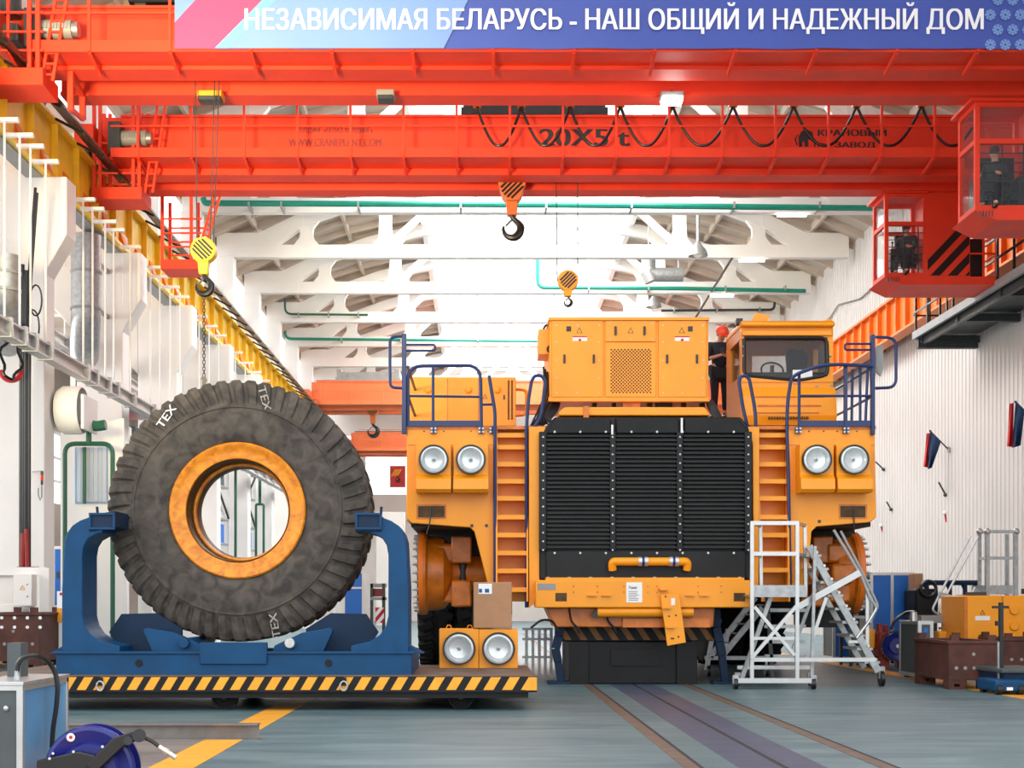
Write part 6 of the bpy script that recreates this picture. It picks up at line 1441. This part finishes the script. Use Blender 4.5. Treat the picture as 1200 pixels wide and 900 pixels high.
# welding-booth panels with clear strip curtain
t = thing('booth', 'white booth panel with a clear strip curtain behind the green pipe arch', 'booth', (X(105,30), 30, 0)); Yb_ = 29.6
MB().pprism([(71,800),(71,504),(100,500),(145,490),(150,800)], Yb_+.3, Yb_+.34).build('white_panel', WHT, t)
MB().pbox(88, 126, 524, 590, Yb_+.27, Yb_+.29).build('window_opening', mat('pale_blue_panel', (150, 180, 214), .4, 0, .1, 2), t)
sm = MB()
for k in range(7): sm.pbox(90+k*5, 94.5+k*5, 524, 588, Yb_+.2+.02*(k % 2), Yb_+.21+.02*(k % 2))
sm.build('strip_curtain', glass('clear_strip', (225, 232, 238), .45, .15), t); MB().pbox(97, 100, 524, 590, Yb_+.15, Yb_+.2).build('green_post', DGRN, t)
t = thing('marker_post', 'white and orange marker post left of the blue cradle arm', 'post', (X(71,24.6), 24.6, 0)); MB().pbox(67, 76, 693, 713, 24.6, 24.7).build('white_band', LET, t); MB().pbox(67, 76, 713, 729, 24.6, 24.7).build('orange_band', HAZY, t); MB().box(X(68.5,24.6), X(74,24.6), 24.62, 24.68, 0, Z(729,24.6)).build('post', WHT, t); MB().pbox(70, 73, 694.5, 697.5, 24.585, 24.6).build('red_mark', FLR, t)
# ventilation ducts with elbows in the aisle
for (a, y0, y1, Y, lab) in ((101, 276, 372, 31.8, 'big grey duct with an elbow behind the second white column'), (6, 300, 345, 25.4, 'grey duct end at the left picture edge above the track'), (186, 385, 422, 43, 'small grey duct elbow farther down the left aisle')):
    t = thing('aisle_duct', lab, 'duct', P(a, y0, Y), 'aisle ducts'); w_ = .34 if a > 90 else .28
    if a > 150: w_ = .42
    MB().tube(rnd([P(a,y0,Y), P(a,y1,Y), P(a,y1,Y)+Vector((-.2,.6,-.5)), P(a,y1,Y)+Vector((-.5,1.6,-.6))], .3), w_, 16).build('duct_run', STL, t)
    if a == 101: MB().bar(P(a,y1-20,Y), (X(a,Y), 33.72, Z(y1-20,Y)), .05, .1).bar(P(a,y0+20,Y), (X(a,Y), 33.72, Z(y0+20,Y)), .05, .1).build('wall_strap', STL, t)
    for f in (.45, .9): c = P(a,y0,Y).lerp(P(a,y1,Y), f); MB().cyl(c-Vector((0,0,.03)), c+Vector((0,0,.03)), w_*1.06, 16).build('duct_collar', GRYP, t)
# lockers, benches and machines along the aisle
random.seed(3)
defs = [(-12.2, 28, 1.8, 1.0, 2.4, PANB, 'blue-doored steel locker'), (-14.8, 26, 2.2, 1.0, 2.2, WHT, 'white machine housing'), (-13.6, 33, 2.4, 1.0, 2.6, GRYP, 'grey machine housing'), (-11.6, 37, 1.6, 1.0, 2.9, PANB, 'tall blue locker'), (-12.6, 43, 2.0, 1.0, 2.4, WHT, 'white locker'), (-11.4, 49, 1.8, 1.0, 2.2, GRYP, 'grey locker'), (-12.4, 56, 2.0, 1.2, 3.0, PANB, 'blue machine cabinet'), (-11.2, 63, 2.0, 1.0, 2.5, WHT, 'white machine cabinet'), (-12.2, 71, 2.2, 1.0, 2.8, GRYP, 'grey machine cabinet')]
where = ['behind the first column', 'far left behind the black cable bundle', 'left of the green pipe arch', 'behind the second column', 'third along the aisle', 'seen through the tyre hole at left', 'seen through the middle of the tyre hole', 'seen in the tyre hole at right', 'farthest down the left aisle']
for (x, y, w_, d_, h_, m_, lb), wh in zip(defs, where):
    t = thing('aisle_cabinet', lb+' '+wh, 'cabinet', (x, y+d_/2, 0), 'aisle cabinets')
    MB().box(x-w_/2, x+w_/2, y, y+d_, .08, h_).build('body', WHT, t, bevel=.02); MB().box(x-w_/2+.05, x+w_/2-.05, y+.05, y+d_-.05, 0, .08).build('plinth', DGRY, t)
    for k in range(2): x0 = x-w_/2+.06+k*(w_/2-.03); MB().box(x0, x0+w_/2-.09, y-.02, y, h_*.45, h_-.08).build('door', m_, t); MB().box(x0, x0+w_/2-.09, y-.02, y, .14, h_*.40).build('drawer_front', WHT, t); MB().box(x0+.05, x0+.12, y-.04, y-.02, h_*.7, h_*.76).build('handle', DSTL, t)
for (x, y, lab) in ((-10.9, 41, 'red tarpaulin-covered platform high in the left aisle'), (-11.6, 30.5, 'orange-red machine guard behind the track on the left')):
    t = thing('red_guard', lab, 'machine guard', (x, y, 0)); z0 = H+(3.9 if y > 40 else 3.2)
    MB().box(x-1, x+1, y, y+1.2, z0, z0+1.0).build('guard_panel', mat('faded_red', (224, 84, 70), .6), t, bevel=.04)
    for dx in (-.9, .9): MB().bar((x+dx, y+.2, 0), (x+dx, y+.2, z0), .1, .1).bar((x+dx, y+1, 0), (x+dx, y+1, z0), .1, .1).build('leg', GRYP, t)
for y0, lab in ((46.7, 'grey equipment shelf between the columns, seen left in the tyre hole'), (52.7, 'grey equipment shelf between the columns, seen right in the tyre hole'), (34.7, 'grey equipment shelf between the columns just behind the round fan')):
    xs_ = -9.9; t = thing('equipment_shelf', lab, 'shelf', (xs_, y0+2.2, 0), 'equipment shelves between the columns')
    for yy in (y0, y0+4.4):
        for dx in (-.5, .4): MB().bar((xs_+dx, yy, 0), (xs_+dx, yy, 7.2), .1, .1).build('post', WHT, t)
    for z in (2.6, 3.5, 4.4, 5.6, 6.6): MB().box(xs_-.5, xs_+.4, y0, y0+4.4, z, z+.06).build('shelf_board', STL, t)
    for z, m_, nm in ((2.66, GRYP, 'drawer_row'), (3.56, PANB, 'blue_crate_row'), (4.46, WHTC, 'white_box'), (5.66, DGRY, 'dark_box')):
        for k in range(3): MB().box(xs_-.4, xs_+.3, y0+.3+k*1.4, y0+1.3+k*1.4, z, z+.5+.1*((k+int(z)) % 3)).build(nm, m_ if k != 1 else (REDM if nm == 'drawer_row' else WHTC), t, bevel=.02)
    MB().bar((xs_+.42, y0, 4.5), (xs_+.42, y0+4.4, 6.6), .06, .06).bar((xs_+.42, y0+4.4, 4.5), (xs_+.42, y0, 6.6), .06, .06).build('cross_brace', DSTL, t)
# blue/white column and debris seen beyond the cradle, poster on the far wall
t = thing('aisle_pillar_cabinet', 'blue electrical column with white edges beyond the cradle, right of the tyre', 'cabinet', (X(416,34), 34.4, 0)); 
MB().pbox(404, 424, 672, 771, 34, 34.8).build('blue_body', PANB, t); MB().pbox(424, 430, 672, 771, 34, 34.6).pbox(401, 404, 690, 771, 34, 34.6).build('white_edge', WHT, t); MB().pbox(404, 424, 688, 690, 33.98, 34).build('band', WHT, t)
t = thing('stripe_stand', 'low stand with red and white striped end beyond the right cradle arm', 'stand', (X(444,33), 33, 0)); MB().pbox(434, 451, 684, 688, 33, 33.6).pbox(434, 451, 700, 703, 33, 33.6).build('shelf', GRYP, t); MB().pbox(434, 437, 684, 773, 33, 33.1).pbox(448, 451, 684, 773, 33, 33.1).build('leg', DSTL, t)
MB().pbox(436, 449, 690, 699, 33.1, 33.5).build('stock', REDM, t); MB().pbox(440, 450, 712, 730, 32.98, 33.02).build('striped_board', FLR, t); MB().pprism([(440,730),(445,730),(450,724),(450,718)], 32.965, 32.98).pprism([(440,724),(440,718),(445,712),(450,712)], 32.965, 32.98).build('white_stripe', LET, t)
t = thing('safety_poster', 'red safety poster with a striped hook picture on the far wall', 'poster', P(465,557,96.9)); MB().pbox(457, 475, 546, 571, 96.94, 97.0).build('sheet', mat('poster_red', (206, 60, 66), .6), t)
m = MB(); 
for k in range(3): m.bar(P(459+k*3,558,96.88), P(464+k*3,550,96.88), .12, .02, (0,1,0))
m.build('hook_picture', HAZY, t); m = hook_mb(P(466,562,96.87), .15); m.build('hook_shape', INK, t)
tag(MB().box(X(441,80), X(474,80), 80, 80.6, 0, Z(600,80)).build('white_partition', WHT), 'plain white partition far down the hall beside the truck left wing', 'partition')
# decorative pennants on the column, pull handle
for (a, b), lab in (((49,562), 'small red and green pendant with a wire hanging on the first white column'),):
    t = thing('pendant', lab, 'pendant control', P(a, b-10, 27.6)); Yp_ = 27.6
    MB().cyl(P(a,552,Yp_), P(a,556,Yp_), .03, 8).build('green_cap', DGRN, t); MB().cyl(P(a,556,Yp_), P(a,563,Yp_), .028, 8).build('red_body', ORG, t); MB().cyl(P(a,563,Yp_), P(a,568,Yp_), .025, 8).build('black_grip', BLKG, t)
    MB().tube([P(a,568,Yp_), P(a,582,Yp_), P(a-2,586,Yp_), P(a-4,580,Yp_), P(a-4,572,Yp_)], .01, 5).build('wire', DSTL, t); MB().bar(P(38,553,Yp_), P(a,552,Yp_), .02, .02).build('arm', STL, t)
